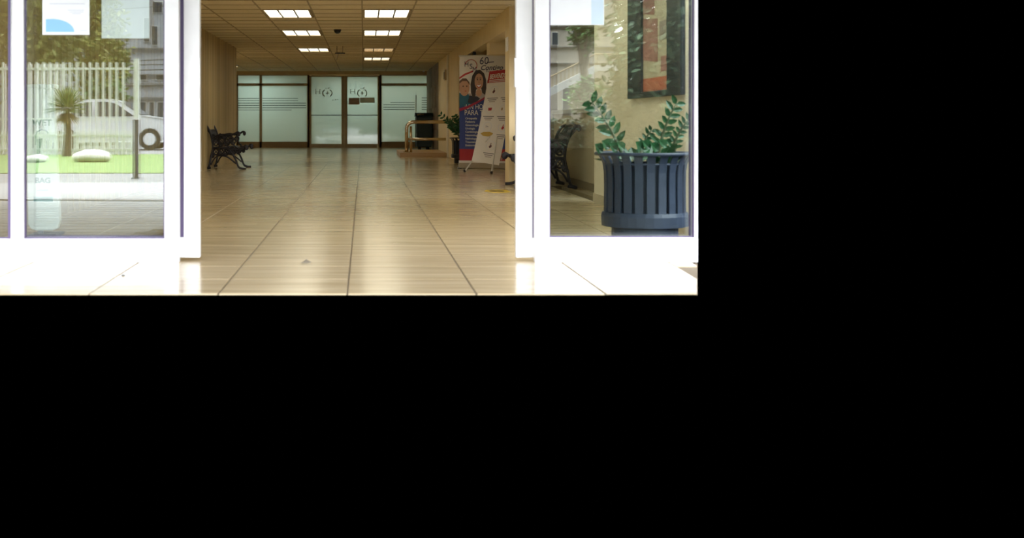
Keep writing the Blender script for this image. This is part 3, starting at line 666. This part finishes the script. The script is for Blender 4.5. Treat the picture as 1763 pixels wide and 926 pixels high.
# ------------------------------------------------------------------ roll-up banner
YN = 23.5; bx0, bx1 = X(791, YN), X(874, YN)+.02
t = thing('rollup_banner', 'tall white and navy roll-up banner with a smiling family, beside the planter', 'banner', ((bx0+bx1)/2, YN, 0))
def bp(u, v, d=0):                       # u across, v up the sheet; the right side stands a little nearer
    x = bx0+(bx1-bx0)*u; y = YN-.30*u-d
    z0_ = Z(281, YN); z1_ = Z(95.5, YN)-.02
    return Vector((x*(y/YN)+0*u, y, z0_+(z1_-z0_)*v))
def flat(poly, d, th=.0015):
    n = len(poly); a = [bp(u, v, d) for u, v in poly]; b = [bp(u, v, d-th) for u, v in poly]
    return MB().add(a+b, [tuple(range(n)), tuple(range(n, 2*n))[::-1]]+[(i, n+i, n+(i+1) % n, (i+1) % n) for i in range(n)])
def ell(cu, cv, ru, rv, n=18, rot=0):
    return [(cu+ru*math.cos(2*PI*k/n)*math.cos(rot)-rv*math.sin(2*PI*k/n)*math.sin(rot), cv+ru*math.cos(2*PI*k/n)*math.sin(rot)*.4+rv*math.sin(2*PI*k/n)*math.cos(rot)) for k in range(n)]
flat([(0,0),(1,0),(1,1),(0,1)], 0, .004).build('sheet', M_bwhite, t)
flat([(0,.135),(1,.135),(1,.70),(.62,.645),(.38,.585),(.15,.54),(0,.525)], .002).build('navy_field', M_navy, t)
flat([(0,.02),(1,.02),(1,.135),(0,.135)], .002).build('red_band', M_red, t)
sw = flat([(0,.515),(.15,.535),(.38,.585),(.62,.65),(1,.715),(1,.70),(.62,.63),(.38,.565),(.15,.51),(0,.485)], .010); sw.build('red_swoosh', mat('crimson_print', (.30,.01,.05), .5), t)
flat([(0,.79),(.12,.825),(.28,.855),(.28,.87),(.1,.84),(0,.805)], .003).build('red_swoosh', mat('crimson_print2', (.45,.03,.04), .5), t)
# the printed family
flat([(.0,.525),(.16,.54),(.30,.57),(.34,.61),(.22,.65),(0,.66)], .003).build('printed_child_top', M_teal, t)
flat([(.17,.655),(.33,.65),(.55,.67),(.75,.67),(.75,.65),(.6,.635),(.38,.58),(.26,.58)], .0035).build('printed_jacket', M_gcloth, t)
flat([(.2,.635),(.36,.625),(.42,.605),(.36,.58),(.24,.556),(.17,.57)], .004).build('printed_sleeve', mat('dark_sleeve_print', (.02,.02,.035), .5), t)
flat([(.235,.66),(.225,.74),(.26,.82),(.33,.87),(.42,.875),(.50,.84),(.54,.78),(.545,.70),(.52,.64),(.46,.66),(.44,.70),(.34,.69),(.32,.63),(.28,.61)], .0045).build('printed_hair', M_hair, t)
flat(ell(.395,.765,.088,.075), .0055).build('printed_face', M_skin, t)
flat(ell(.395,.66,.06,.035), .005).build('printed_neck', M_skin, t)
flat([(.350,.741),(.395,.731),(.445,.743),(.428,.716),(.395,.704),(.366,.714)], .0060).build('printed_lips', M_red, t)
flat([(.358,.737),(.395,.727),(.437,.739),(.424,.723),(.395,.714),(.371,.721)], .0065).build('printed_smile', M_paper, t)
flat([(.390,.778),(.400,.778),(.408,.752),(.395,.747),(.382,.752)], .0060).build('printed_nose', mat('skin_shade_print', (.40,.20,.12), .5), t)
for u in (.365, .425): flat(ell(u,.797,.022,.004,10), .0066).build('printed_brow', M_hair, t)
for u in (.365, .425): flat(ell(u,.782,.016,.006,10), .0065).build('printed_eye', M_hair, t)
flat(ell(.10,.71,.105,.08), .0045).build('printed_child_face', M_skin, t)
flat([(.0,.77),(.06,.795),(.14,.795),(.2,.76),(.21,.73),(.15,.77),(.06,.77),(0,.745)], .0055).build('printed_child_hair', mat('brown_hair_print', (.12,.06,.035), .5), t)
for u in (.075, .15): flat(ell(u,.722,.014,.006,10), .006).build('printed_eye', M_hair, t)
flat(ell(.125,.677,.02,.004,10), .006).build('printed_mouth', M_red, t)
flat(ell(.64,.73,.085,.07), .0045).build('printed_second_face', M_skin, t); flat([(.56,.76),(.6,.82),(.68,.83),(.74,.78),(.68,.785),(.6,.77)], .0055).build('printed_second_hair', M_hair, t)
def put_text(txt, u, v, hpx, m, nm, shear=0, bold=0, wd=1.0, par=None, d=.006, f=None):
    s = hpx*YN/F/.72; mb = text_mb(txt, s, shear, bold, wd)
    wB = (bx1-bx0); hB = (bp(0,1)-bp(0,0)).z
    ff = f or bp
    moved(mb, lambda q: ff(u+q.x/wB, v+q.z/hB, d-q.y)); return mb.build(nm, m, par or t)
put_text('H', .095, .905, 9.5, M_ink, 'logo_letter', wd=.85); put_text('S', .20, .885, 9, M_ink, 'logo_letter'); put_text('M', .26, .855, 9, M_ink, 'logo_letter', wd=.8)
wB = bx1-bx0; arc = MB().tube([bp(.235+.12*math.cos(a), .915+.055*math.sin(a), .006) for a in [-.5+k*.28 for k in range(13)]], .006, 5); arc.build('logo_arc', M_red, t)
put_text('60', .40, .925, 13, M_ink, 'lettering', wd=.9, shear=.1); MB().box(0,0,0,0,0,0)
flat([(.56,.938),(.70,.942),(.70,.949),(.56,.945)], .006).build('logo_dash', M_ink, t)
put_text('Contigo', .42, .872, 8.5, M_ink, 'lettering', shear=.3, bold=.002, wd=1.0)
put_text('Por', .54, .85, 3.6, M_ink, 'lettering')
put_text('¡UN HOSPITAL', .10, .507, 8.8, M_bwhite, 'lettering', wd=.74); put_text('PARA TI', .10, .452, 8.8, M_bwhite, 'lettering', wd=.80)
for k, s_ in enumerate(['Ortopedia', 'Pediatría', 'Ginecología', 'Urología', 'Cardiología', 'Neumología', 'Nefrología', 'Traumatología', 'Endocrinología']):
    put_text(s_, .12, .412-k*.0315, 3.6, M_bwhite, 'lettering', bold=.0004, wd=.95)
put_text('N', .30, .085, 6.5, M_bwhite, 'lettering', shear=.2); put_text('Tratamientos', .25, .035, 7, M_bwhite, 'lettering', shear=.25)
a, b = bp(0,0), bp(1,0)
def strip(z0, z1, dy0, dy1, ext=.01):
    q = [(a.x-ext, a.y+dy0), (b.x+ext, b.y+dy0), (b.x+ext, b.y+dy1), (a.x-ext, a.y+dy1)]
    return MB().prism(q, z0, z1, 'z')
strip(Z(288.5,YN)-.005, a.z+.012, -.06, .10).build('base_case', mat('dull_aluminium', (.35,.29,.22), .4, metal=.5), t, bevel=.01)
strip(a.z+.012, a.z+.05, -.01, .02).build('white_lip', M_bwhite, t)
for q in (a, b): MB().box(q.x-.03, q.x+.03, q.y-.12, q.y+.16, 0, .02).build('foot', M_black, t, bevel=.004)
c, d = bp(0,1), bp(1,1); MB().tube([c+Vector((-.01,.01,.01)), d+Vector((.01,.01,.01))], .014, 8).build('top_rail', M_pole, t)
mid = (a+b)/2; MB().tube([mid+Vector((0,.05,0)), (c+d)/2+Vector((0,.03,.0))], .012, 8).build('support_pole', M_pole, t)

# ------------------------------------------------------------------ leaning x-stand banner
t = thing('x_stand_banner', 'narrow white and red welcome banner leaning on a thin x-shaped stand', 'banner', P(830, 297, 21.6))
cBL, cBR, cTL, cTR = P(812,277,21.75), P(859,284.5,21.45), P(842.5,123,22.15), P(890,117,21.85)
def xp(u, v, dd=0):
    q = (cBL*(1-u)+cBR*u)*(1-v)+(cTL*(1-u)+cTR*u)*v
    sag = .10*4*v*(1-v)*.35
    return q+Vector((sag*.5-.0*u, -dd+.06*4*v*(1-v), 0))
def xflat(poly, d, th=.0015):
    n = len(poly); a_ = [xp(u, v, d) for u, v in poly]; b_ = [xp(u, v, d-th) for u, v in poly]
    return MB().add(a_+b_, [tuple(range(n)), tuple(range(n, 2*n))[::-1]]+[(i, n+i, n+(i+1) % n, (i+1) % n) for i in range(n)])
sh = MB(); NV = 14
for k in range(NV+1):
    for u in (0, 1): sh.v += [xp(u, k/NV, 0), xp(u, k/NV, -.003)]
for k in range(NV):
    i = k*4; sh.f += [(i, i+2, i+6, i+4), (i+1, i+5, i+7, i+3), (i, i+4, i+5, i+1), (i+2, i+3, i+7, i+6)]
sh.f += [(0,1,3,2), (NV*4, NV*4+2, NV*4+3, NV*4+1)]
sh.build('sheet', M_bwhite, t, smooth=False)
def xrect(u0, u1, v0, v1, d, m, nm):
    mb = MB(); n = 4
    for k in range(n+1):
        v = v0+(v1-v0)*k/n
        mb.v += [xp(u0, v, d), xp(u1, v, d)]
    for k in range(n): mb.f.append((2*k, 2*k+1, 2*k+3, 2*k+2))
    return mb.build(nm, m, t)
xrect(0, 1, .868, 1.0, .004, M_red, 'red_header')
xw = (cBR-cBL).length; xh = (cTL-cBL).length
def xtext(txt, u, v, hpx, m, wd=1, bold=0, align='LEFT', nm='lettering'):
    mb = text_mb(txt, hpx*21.7/F/.72, 0, bold, wd, align)
    moved(mb, lambda q: xp(u+q.x/xw, v+q.z/xh, .006-q.y)); mb.build(nm, m, t)
xtext('BIENVENIDOS', .05, .912, 9, M_bwhite, wd=.45, bold=.0018)
xrect(.05, .95, .893, .901, .006, M_bwhite, 'printed_line'); xrect(.05, .95, .877, .884, .006, M_bwhite, 'printed_line')
for i, (u, v) in enumerate([(.29,.775),(.79,.775),(.27,.575),(.78,.575),(.30,.385),(.86,.385),(.55,.185)]):
    q = [xp(u+.155*math.cos(2*PI*k/20), v+.05*math.sin(2*PI*k/20), .004) for k in range(20)]
    MB().tube(q, .0022, 4, True).build('icon_ring', M_pgrey, t)
    ic = mat('dark_icon_print', (.10,.03,.04), .5) if i in (0, 4, 6) else M_red
    if i == 4: xtext('2m', u-.07, v-.008, 3.2, M_ink)
    elif i == 3:
        for s in (-1, 1): xflat(ell(u+s*.07, v, .028, .016, 10), .004).build('icon', mat('brown_icon_print', (.30,.16,.08), .5), t)
    elif i == 2: xflat([(u-.07,v+.014),(u+.07,v+.016),(u+.06,v-.016),(u-.05,v-.018)], .004).build('icon', ic, t)
    else: xflat([(u-.05,v-.012),(u-.01,v-.028),(u+.05,v-.012),(u+.045,v+.008),(u+.015,v+.006),(u+.02,v+.028),(u-.005,v+.028),(u-.015,v+.006)], .004).build('icon', ic, t)
    if i != 4:
        for k in range(3):                      # caption too small to read: three short rows of print
            hw_ = (.20, .15, .11)[k] if u < .8 else (.17, .14, .09)[k]
            xrect(u-hw_, min(.99, u+hw_), v-.085-k*.019, v-.076-k*.019, .004, M_gcloth if k == 2 else M_pgreyd, 'printed_line')
xflat([(.10,.305),(.2,.325),(.42,.33),(.56,.315),(.52,.295),(.40,.278),(.2,.282)], .004).build('yellow_patch', mat('yellow_ochre_print', (.48,.30,.06), .5), t)
hub = P(850, 215, 22.6)
for (fx, fy, ty, tx) in [(800, 296, 235, 840), (846, 299, 240, 868)]:
    f = P(fx, fy-.8, H*F/(fy-VY)); top = xp(.45 if fx == 800 else .72, .28, .03)
    MB().tube([f, top], .011, 8).build('front_leg', M_pole, t)
    MB().ball(f+Vector((0,0,.012)), .024, 8, 6).build('foot_cap', M_black, t)
back = xp(.5, .5, -.35); back.z = 0.01
MB().tube([xp(.5,.45,-.05), back], .011, 8).build('rear_leg', M_pole, t)
MB().tube([xp(.05,.02,-.02), xp(.5,.5,-.06), xp(.95,.98,-.03)], .007, 6).build('cross_rod', M_pole, t); MB().tube([xp(.95,.02,-.02), xp(.5,.5,-.08), xp(.05,.98,-.03)], .007, 6).build('cross_rod', M_pole, t)

# ------------------------------------------------------------------ small things on the floor
t = thing('floor_sticker', 'worn yellow distance sticker on the floor by the right bench', 'sticker', P(852, 329, 16.0))
YK = H*F/(329-VY)
pts = [(X(833,YK), YK-.02), (X(845,YK), YK-.34), (X(862,YK), YK-.36), (X(877,YK), YK-.2), (X(876,YK), YK+.3), (X(858,YK), YK+.36), (X(840,YK), YK+.25)]
MB().prism(pts, .0, .0012, 'z').build('sheet', M_yellow, t)
for px in (849, 861):
    c = Vector((X(px,YK), YK-.02, 0)); MB().prism([(c.x+.05*math.cos(a), c.y+.12*math.sin(a)) for a in [2*PI*k/10 for k in range(10)]], .0012, .0018, 'z').build('printed_foot', M_hair, t)
YK = H*F/(312.3-VY)
t = thing('floor_sticker', 'pair of small dark footprint marks on the floor in front of the banners', 'sticker', (X(817,YK), YK, 0))
for px in (812, 824):
    c = Vector((X(px,YK), YK, 0)); MB().prism([(c.x+.045*math.cos(a), c.y+.09*math.sin(a)) for a in [2*PI*k/10 for k in range(10)]], 0, .0012, 'z').build('printed_foot', M_hair, t)
YK = 7.92
lf = MB(); c = P(527, 452, YK); c.z = .004
lf.add([c+Vector(v) for v in [(-.035,.0,.002),(-.02,-.02,.004),(-.005,.0,.012),(.012,-.03,.003),(.035,.0,.006),(.02,.03,.008),(.0,.045,.018),(-.02,.03,.004)]], [(0,1,2),(1,3,2),(3,4,2),(4,5,2),(5,6,2),(6,7,2),(7,0,2)])
lf.build('dry_leaf', mat('grey_brown_dry_leaf', (.20,.17,.13), .8), label='curled dry leaf lying on the tiles in the doorway', category='leaf')
c = P(212, 475, H*F/(475-VY)); pb = MB(); pb.ball(c+Vector((0,0,.004)), .009, 8, 6, (1.2,1,.6)); pb.build('pebble', M_asph, label='tiny dark pebble on the tiles before the left glass panel', category='pebble', smooth=True)

# ------------------------------------------------------------------ wet umbrella bag stand behind the left pane
YU = 9.75
t = thing('umbrella_bag_stand', 'white wet umbrella bag stand with green print behind the left pane', 'stand', (X(74,YU), YU, 0))
zt_, zb_ = Z(152,YU), Z(397,YU)
out = [(X(48,YU), Z(385,YU)), (X(53,YU), Z(394,YU)), (X(62,YU), zb_), (X(90,YU), zb_), (X(99,YU), Z(393,YU)), (X(103,YU), Z(380,YU)), (X(99,YU), Z(290,YU)), (X(95,YU), Z(220,YU)), (X(91,YU), zt_), (X(44,YU), zt_)]
MB().prism(out, YU, YU+.06, 'y').build('panel', M_bagw, t, bevel=.008)
MB().box(X(41,YU), X(93,YU), YU+.0, YU+.16, zt_, zt_+.03).build('top_tray', M_bagw, t, bevel=.006)
MB().box(X(65,YU), X(73,YU), YU+.01, YU+.05, .02, zb_).build('post', M_darkpost, t)
MB().box(X(50,YU), X(98,YU), YU-.02, YU+.25, 0, .02).build('base_plate', M_darkpost, t, bevel=.004)
def utext(s_, px0, pyb, hpx, m, wd=1.0):
    mb = text_mb(s_, hpx*YU/F/.72, 0, .002, wd); moved(mb, lambda q: (X(px0,YU)+q.x, YU-.001+q.y, Z(pyb,YU)+q.z)); mb.build('lettering', m, t)
utext('WET', 56, 216, 10.5, M_bagg, 1.05); utext('BAG', 60, 315, 9.5, M_bagg, 1.05)
MB().box(X(58,YU), X(91,YU), YU-.0015, YU, Z(347,YU), Z(338.5,YU)).build('teal_band', M_bagt, t)
MB().box(X(64,YU), X(84,YU), YU-.0012, YU, Z(329,YU), Z(326,YU)).build('printed_line', M_bagt, t)
hk = MB().tube([(X(62+11+11*math.cos(a),YU), YU-.002, Z(233-10*math.sin(a),YU)) for a in [.3+k*.35 for k in range(9)]]+[(X(62,YU), YU-.002, Z(250,YU))], .007, 6); hk.build('umbrella_handle_print', M_bagg, t)
MB().prism([(X(62,YU), Z(240,YU)), (X(73,YU), Z(238,YU)), (X(69,YU), Z(262,YU)), (X(65,YU), Z(299,YU)), (X(61,YU), Z(299,YU)), (X(63,YU), Z(268,YU))], YU-.002, YU-.0003, 'y').build('umbrella_print', M_bagg, t)

# ------------------------------------------------------------------ the street in front of the entrance, seen mirrored in the glass front
def ylev(D): return 2*GLASS_Y-D
GZ = -.01
gd = MB(); gd.prism([(-40, 6.53), (-1.80, 6.53), (-1.47, 5.2), (-.78, 2.7), (-.35, 1.0), (-.35, -3), (-.35, -60), (-40, -60)], GZ-.02, GZ, 'z')
gd.build('driveway', M_asph, kind='structure', label='grey driveway in front of the entrance mirrored in the left pane', category='driveway')
rp = MB().prism([(-7, 6.5), (-1.80, 6.5), (-1.12, 3.9), (-7, 3.9)], -.03, -.02, 'z').build('ramp', M_asph, kind='structure', label='grooved concrete ramp mirrored at the foot of the left pane', category='ramp')
y = 6.48; k = 0
while y > 2.2:
    xr = -.2785*y
    MB().box(-7, xr, y-.255, y, -.02, GZ+.012).build('concrete_strip', M_concd, rp); y -= .29
MB().prism([(-9, 1.2), (-1.2, 2.0), (-1.2, -2.2), (-9, -1.6)], GZ, GZ+.015, 'z').build('pavement', M_conc, kind='structure', label='pale concrete pavement between ramp and lawn mirrored in the left pane', category='pavement')
gr = MB(); gr.prism([(-30, ylev(21.5)), (-3.2, ylev(21.5)), (-4.4, ylev(33.5)), (-30, ylev(33.5))], GZ, 0, 'z')
gr.build('lawn', M_grass, kind='stuff', label='strip of green lawn before the white fence mirrored in the left pane', category='lawn')
# white steel fences
def fence(name, label, D, px0, px1, pyt, pyb, step, bw, rails, pointed=False):
    t = thing(name, label, 'fence', R((px0+px1)/2, pyb, D)); y = ylev(D)
    zt, zb = Z(pyt, D), 0.0
    me = None; n = int((px1-px0)/step)
    for k in range(n+1):
        x = X(px0+k*step, D); b = bw*D/F/2
        mb = MB()
        if pointed: mb.prism([(x-b, zb), (x+b, zb), (x+b, zt-.05), (x, zt), (x-b, zt-.05)], y-.02, y+.02, 'y')
        else: mb.box(x-b, x+b, y-b, y+b, zb, zt)
        mb.build('picket', M_fence, t)
    for ry in rails:
        MB().box(X(px0-step, D), X(px1+1, D), y-.015, y+.03, Z(ry+1.8, D), Z(ry-1.8, D)).build('rail', M_fence, t)
    return t
ft = fence('steel_fence', 'tall white steel bar fence mirrored in the left pane', 33.7, -75, 222.6, 107, 262, 11.45, 3.2, (118, 205))
MB().box(X(230,33.7), X(238.5,33.7), ylev(33.7)-.06, ylev(33.7)+.06, 0, Z(101,33.7)).build('end_post', M_fence, ft)
fence('steel_fence', 'second white bar fence beyond the yucca mirrored in the left pane', 36.5, -80, 112, 110, 258, 5.6, 1.8, (119,))
fence('picket_fence', 'low white picket fence before the parked car mirrored in the left pane', 32.8, -20, 226, 224, 263, 5.7, 3.0, (233, 258), True)
t = thing('bollard_post', 'dark square post on the driveway mirrored in the left pane', 'post', R(233, 308, 19.4)); y = ylev(19.4)
MB().box(X(228.5,19.4), X(237.5,19.4), y-.04, y+.04, 0, Z(206,19.4)).build('shaft', M_darkpost, t, bevel=.006)
MB().box(X(227,19.4), X(239,19.4), y-.055, y+.055, 0, .02).build('foot_plate', M_darkpost, t)
MB().box(X(227.5,19.4), X(238.5,19.4), y-.045, y+.045, Z(206,19.4), Z(203,19.4)).build('cap', M_fence, t)
def rock(px, py, D, w_, h_, label):
    o = MB(); c = R(px, py, D); c.z = h_*.36
    o.ball(c, 1, 14, 8, (w_/2, .28, h_*.62))
    for i, q in enumerate(o.v): o.v[i] = q+Vector((random.uniform(-.02,.02), random.uniform(-.02,.02), random.uniform(-.01,.01)))
    for q in o.v: q.z = max(q.z, .003)
    o.build('boulder', M_stone, label=label, category='stone', smooth=True)
rock(157, 280, 27.2, .80, .26, 'flat white boulder on the lawn mirrored in the middle of the left pane')
rock(62, 281, 27.0, .42, .16, 'small white boulder on the lawn mirrored behind the umbrella stand')
# yucca
t = thing('yucca', 'spiky pale green yucca before the white fence mirrored in the left pane', 'yucca', R(115, 262, 31.5)); D = 31.5
c = R(114, 186, D)
MB().tube([(c.x, c.y, .005), (c.x+.03, c.y, c.z*.5), (c.x, c.y, c.z)], [.11,.09,.07], 8).build('trunk', M_bark, t)
hd_ = MB()
for k in range(170):
    a = random.uniform(0, 2*PI); e = random.uniform(-.35, 1.35); l = random.uniform(.45, .66)
    d = Vector((math.cos(a)*math.cos(e), math.sin(a)*math.cos(e), math.sin(e))); hd_.leaf(c+d*.05, c+d*l, .045, up=(0,0,1))
hd_.build('leaf_rosette', M_yucca, t, kind='stuff')
dd = MB()
for k in range(60):
    a = random.uniform(0, 2*PI); d = Vector((math.cos(a)*.30, math.sin(a)*.30, -random.uniform(.15,.36))); q = c+Vector((0,0,-.08)); dd.leaf(q, q+d, .045)
dd.build('dead_leaf_skirt', M_dead, t, kind='stuff')
# trees
def tree(label, px, pyc, D, rx, rz, m, n, seed, ls=.22):
    rn = random.Random(seed); c = R(px, pyc, D); t = thing('tree', label, 'tree', (c.x, c.y, 0), 'trees in the street')
    MB().tube([(c.x, c.y, 0), (c.x+.1, c.y, c.z*.45), (c.x-.05, c.y, c.z)], [.2,.15,.08], 8).build('trunk', M_bark, t, smooth=True)
    for k in range(5):
        a = k*1.3; MB().tube([(c.x, c.y, c.z*.55), (c.x+rx*.35*math.cos(a), c.y+rx*.3*math.sin(a), c.z*.9), (c.x+rx*.7*math.cos(a), c.y+rx*.5*math.sin(a), c.z+rz*.3)], [.07,.05,.02], 6).build('branch', M_bark, t)
    cr = MB(); cl = [(rn.uniform(-1,1), rn.uniform(-1,1), rn.uniform(-1,1)) for _ in range(60)]
    cl = [v for v in cl if v[0]**2+v[1]**2+v[2]**2 < 1.1]
    for k in range(n):
        b = rn.choice(cl); q = Vector((c.x+(b[0]*.85+rn.gauss(0,.16))*rx, c.y+(b[1]*.85+rn.gauss(0,.16))*rx*.6, max(.4, c.z+(b[2]*.85+rn.gauss(0,.16))*rz)))
        d = Vector((rn.gauss(0,1), rn.gauss(0,1), rn.gauss(-.2,.8))).normalized()*ls*rn.uniform(.7,1.3)
        cr.leaf(q, q+d, ls*.5, up=(rn.gauss(0,1), rn.gauss(0,1), 1))
    cr.build('crown', m, t, kind='stuff')
tree('broad olive green tree behind the fence mirrored at the left of the left pane', 60, 30, 42, 2.0, 2.3, M_tree[0], 5200, 1)
tree('olive tree at the left edge of the photo mirrored in the glass', -75, 50, 50, 2.0, 2.6, M_tree[2], 4200, 2)
tree('yellow-green tree behind the fence mirrored between the two notices', 150, 60, 45, 1.4, 2.0, M_tree[2], 3800, 3)
tree('small dark green tree mirrored under the plain sheet, beside the grey building', 188, 95, 47, .75, 1.2, M_tree[1], 2200, 4)
tree('low green shrub tree behind the fence end mirrored in the left pane', 180, 175, 43, .7, .8, M_tree[1], 1200, 5, .16)
tree('young green tree before the stairway mirrored in the right pane', 1005, 62, 46, .55, .6, M_tree[1], 900, 6, .16)
tree('dense dark green tree mirrored over the framed picture in the right pane', 1150, 90, 36, 1.75, 2.6, mat('dark_dense_foliage', (.06,.12,.05), .6, var=.4, scale=1.2), 9000, 11, .26)
tree('slim green tree under the stairway mirrored in the right pane', 1010, 165, 44, .6, .6, M_tree[1], 900, 8, .16)
hg = thing('hedge', 'low dark clipped hedge before the stairway building mirrored in the right pane', 'hedge', R(985, 256, 41)); hb = MB(); rn = random.Random(21)
cH = R(985, 256, 41); MB().box(cH.x-2.0, cH.x+1.6, cH.y-.25, cH.y+.25, 0, .75).build('inner_growth', M_bark, hg)
for k in range(2600):
    q = Vector((cH.x+rn.uniform(-2.1,1.7), cH.y+rn.uniform(-.35,.38), rn.uniform(.02,.88))); d = Vector((rn.gauss(0,1), rn.gauss(.3,1), rn.gauss(.2,1))).normalized()*.12; hb.leaf(q, q+d, .07, up=(rn.gauss(0,1), rn.gauss(0,1), 1))
hb.build('leaves', mat('hedge_leaf', (.03,.06,.025), .6, var=.3), hg, kind='stuff')
# parked car behind the fence: side outline, nose to the right in the glass
D = 39.0; t = thing('parked_car', 'white car parked behind the fence mirrored in the left pane', 'car', R(180, 257, D)); y = ylev(D)
cx0 = X(80, D); s = 1.0
prof = [(0,.35),(.02,.62),(.12,.86),(.55,.93),(1.05,1.36),(1.35,1.46),(2.0,1.47),(2.35,1.40),(3.05,.98),(3.75,.90),(4.05,.76),(4.12,.5),(4.08,.28),(3.7,.22),(.4,.22)]
prof = [(cx0+a*.95, b) for a, b in prof]
body = MB(); n = len(prof)
for yy, k in ((y-.80, .0), (y-.86, 1), (y+.86, 1), (y+.80, 0)):
    body.v += [Vector((px_, yy*1.0 if pz < 1.0 else y+(yy-y)*(1-(pz-.95)*.35), pz)) for px_, pz in prof]
for j in range(3): body.f += [(j*n+i, j*n+(i+1) % n, (j+1)*n+(i+1) % n, (j+1)*n+i) for i in range(n)]
body.f += [tuple(range(n))[::-1], tuple(range(3*n, 4*n))]
body.build('body', M_car, t, bevel=.04)
for side in (y-.875, y+.845):
    for poly in ([(.68,.96),(1.10,1.33),(1.58,1.38),(1.58,.96)], [(1.66,.96),(1.66,1.38),(2.05,1.38),(2.32,1.31),(2.85,.96)]):
        MB().prism([(cx0+a*.95, b) for a, b in poly], side+.02 if side < y else side-.0, side+.03 if side < y else side+.018, 'y').build('side_window', M_carg, t)
ws = MB(); q = [(2.40,1.385),(3.02,1.0)]
ws.add([(cx0+q[0][0]*.95+.02, y-.62, q[0][1]+.01), (cx0+q[0][0]*.95+.02, y+.62, q[0][1]+.01), (cx0+q[1][0]*.95+.02, y+.74, q[1][1]+.012), (cx0+q[1][0]*.95+.02, y-.74, q[1][1]+.012)], [(0,1,2,3)])
ws.build('windscreen', M_carg, t)
for wx in (.80, 3.30):
    for sy in (y-.78, y+.78):
        MB().tube([(cx0+wx*.95, sy-.1, .31), (cx0+wx*.95, sy+.1, .31)], .31, 20).build('wheel', M_tyre, t)
        MB().tube([(cx0+wx*.95, sy-.11, .31), (cx0+wx*.95, sy+.11, .31)], .18, 14).build('hub', M_car, t)
for sy in (y-.7, y+.7): MB().box(cx0+3.86, cx0+3.93, sy-.14, sy+.14, .62, .74).build('headlamp', M_paper, t, bevel=.02)
# grey building with windows, wires
D = 52; y = ylev(D)
t = thing('grey_building', 'pale grey-blue building with dark windows mirrored at the right of the left pane', 'building', (X(235,D), y, 0))
MB().box(X(-120,D)-6, X(320,D), y-4, y, 0, 8.5).build('facade', M_build, t)
for (a, b, c, d_) in [(247,258,30,72), (261,272,44,78), (200,212,130,142), (240,253,128,138), (268,282,128,138), (240,252,175,210), (256,266,175,212), (270,282,175,206), (205,222,172,200), (262,280,2,22)]:
    wn = MB().box(X(a,D), X(b,D), y, y+.04, Z(d_,D), Z(c,D)).build('window', M_fence, t)
    MB().box(X(a+1,D), X(b-1,D), y+.04, y+.05, Z(d_-1,D), Z(c+1,D)).build('window_glass', M_win, wn)
for yy in (82, 127, 143, 167): MB().box(X(190,D), X(320,D), y, y+.12, Z(yy+1.5,D), Z(yy,D)).build('ledge', M_conc, t)
for i, (p, q) in enumerate([(104,103), (110,113), (119,122), (14,10), (146,150)]):
    D2 = 48
    MB().tube([R(-200,p-6,D2), R(60,p+4,D2), R(200,p+2,D2), R(330,q-3,D2)], .018, 5).build('overhead_cable', M_cable, label=['uppermost of the three close cables', 'middle of the three close cables', 'lowest of the three close cables', 'single high cable near the top of the glass', 'single low cable above the car roof'][i]+' mirrored in the left pane', category='cable', group='overhead street cables')
# cream building with an outside stairway
D = 50; y = ylev(D)
t = thing('stair_building', 'cream building with an outside stairway mirrored in the right pane', 'building', (X(990,D), y, 0))
MB().box(X(900,D), X(1060,D), y-4, y, 0, 7).build('facade', M_buildc, t)
for yy in (45, 80, 108): MB().box(X(900,D), X(1100,D), y, y+.08, Z(yy+1.2,D), Z(yy,D)).build('ledge', M_conc, t)
for (a, b, c, d_) in [(968,984,150,200), (950,962,55,78), (985,1010,52,74)]:
    wn = MB().box(X(a,D), X(b,D), y, y+.04, Z(d_,D), Z(c,D)).build('window', M_fence, t)
    MB().box(X(a+1,D), X(b-1,D), y+.04, y+.05, Z(d_-1,D), Z(c+1,D)).build('window_glass', M_win, wn)
DS = 48.5; ys = ylev(DS)
MB().prism([(X(935,DS), Z(172,DS)), (X(1030,DS), Z(122,DS)), (X(1075,DS), Z(122,DS)), (X(1075,DS), Z(112,DS)), (X(1026,DS), Z(112,DS)), (X(935,DS), Z(158,DS))], ys-.12, ys+.12, 'y').build('stair_stringer', M_fence, t)
for k in range(14):
    px = 938+k*7; py = 158-(px-935)*.505 if px < 1026 else 112
    MB().tube([(X(px,DS), ys, Z(py,DS)), (X(px,DS), ys, Z(py-19,DS))], .022, 5).build('baluster', M_bronze, t)
MB().tube([(X(935,DS), ys, Z(139,DS)), (X(1026,DS), ys, Z(93,DS)), (X(1075,DS), ys, Z(93,DS))], .03, 6).build('stair_rail', M_bronze, t)
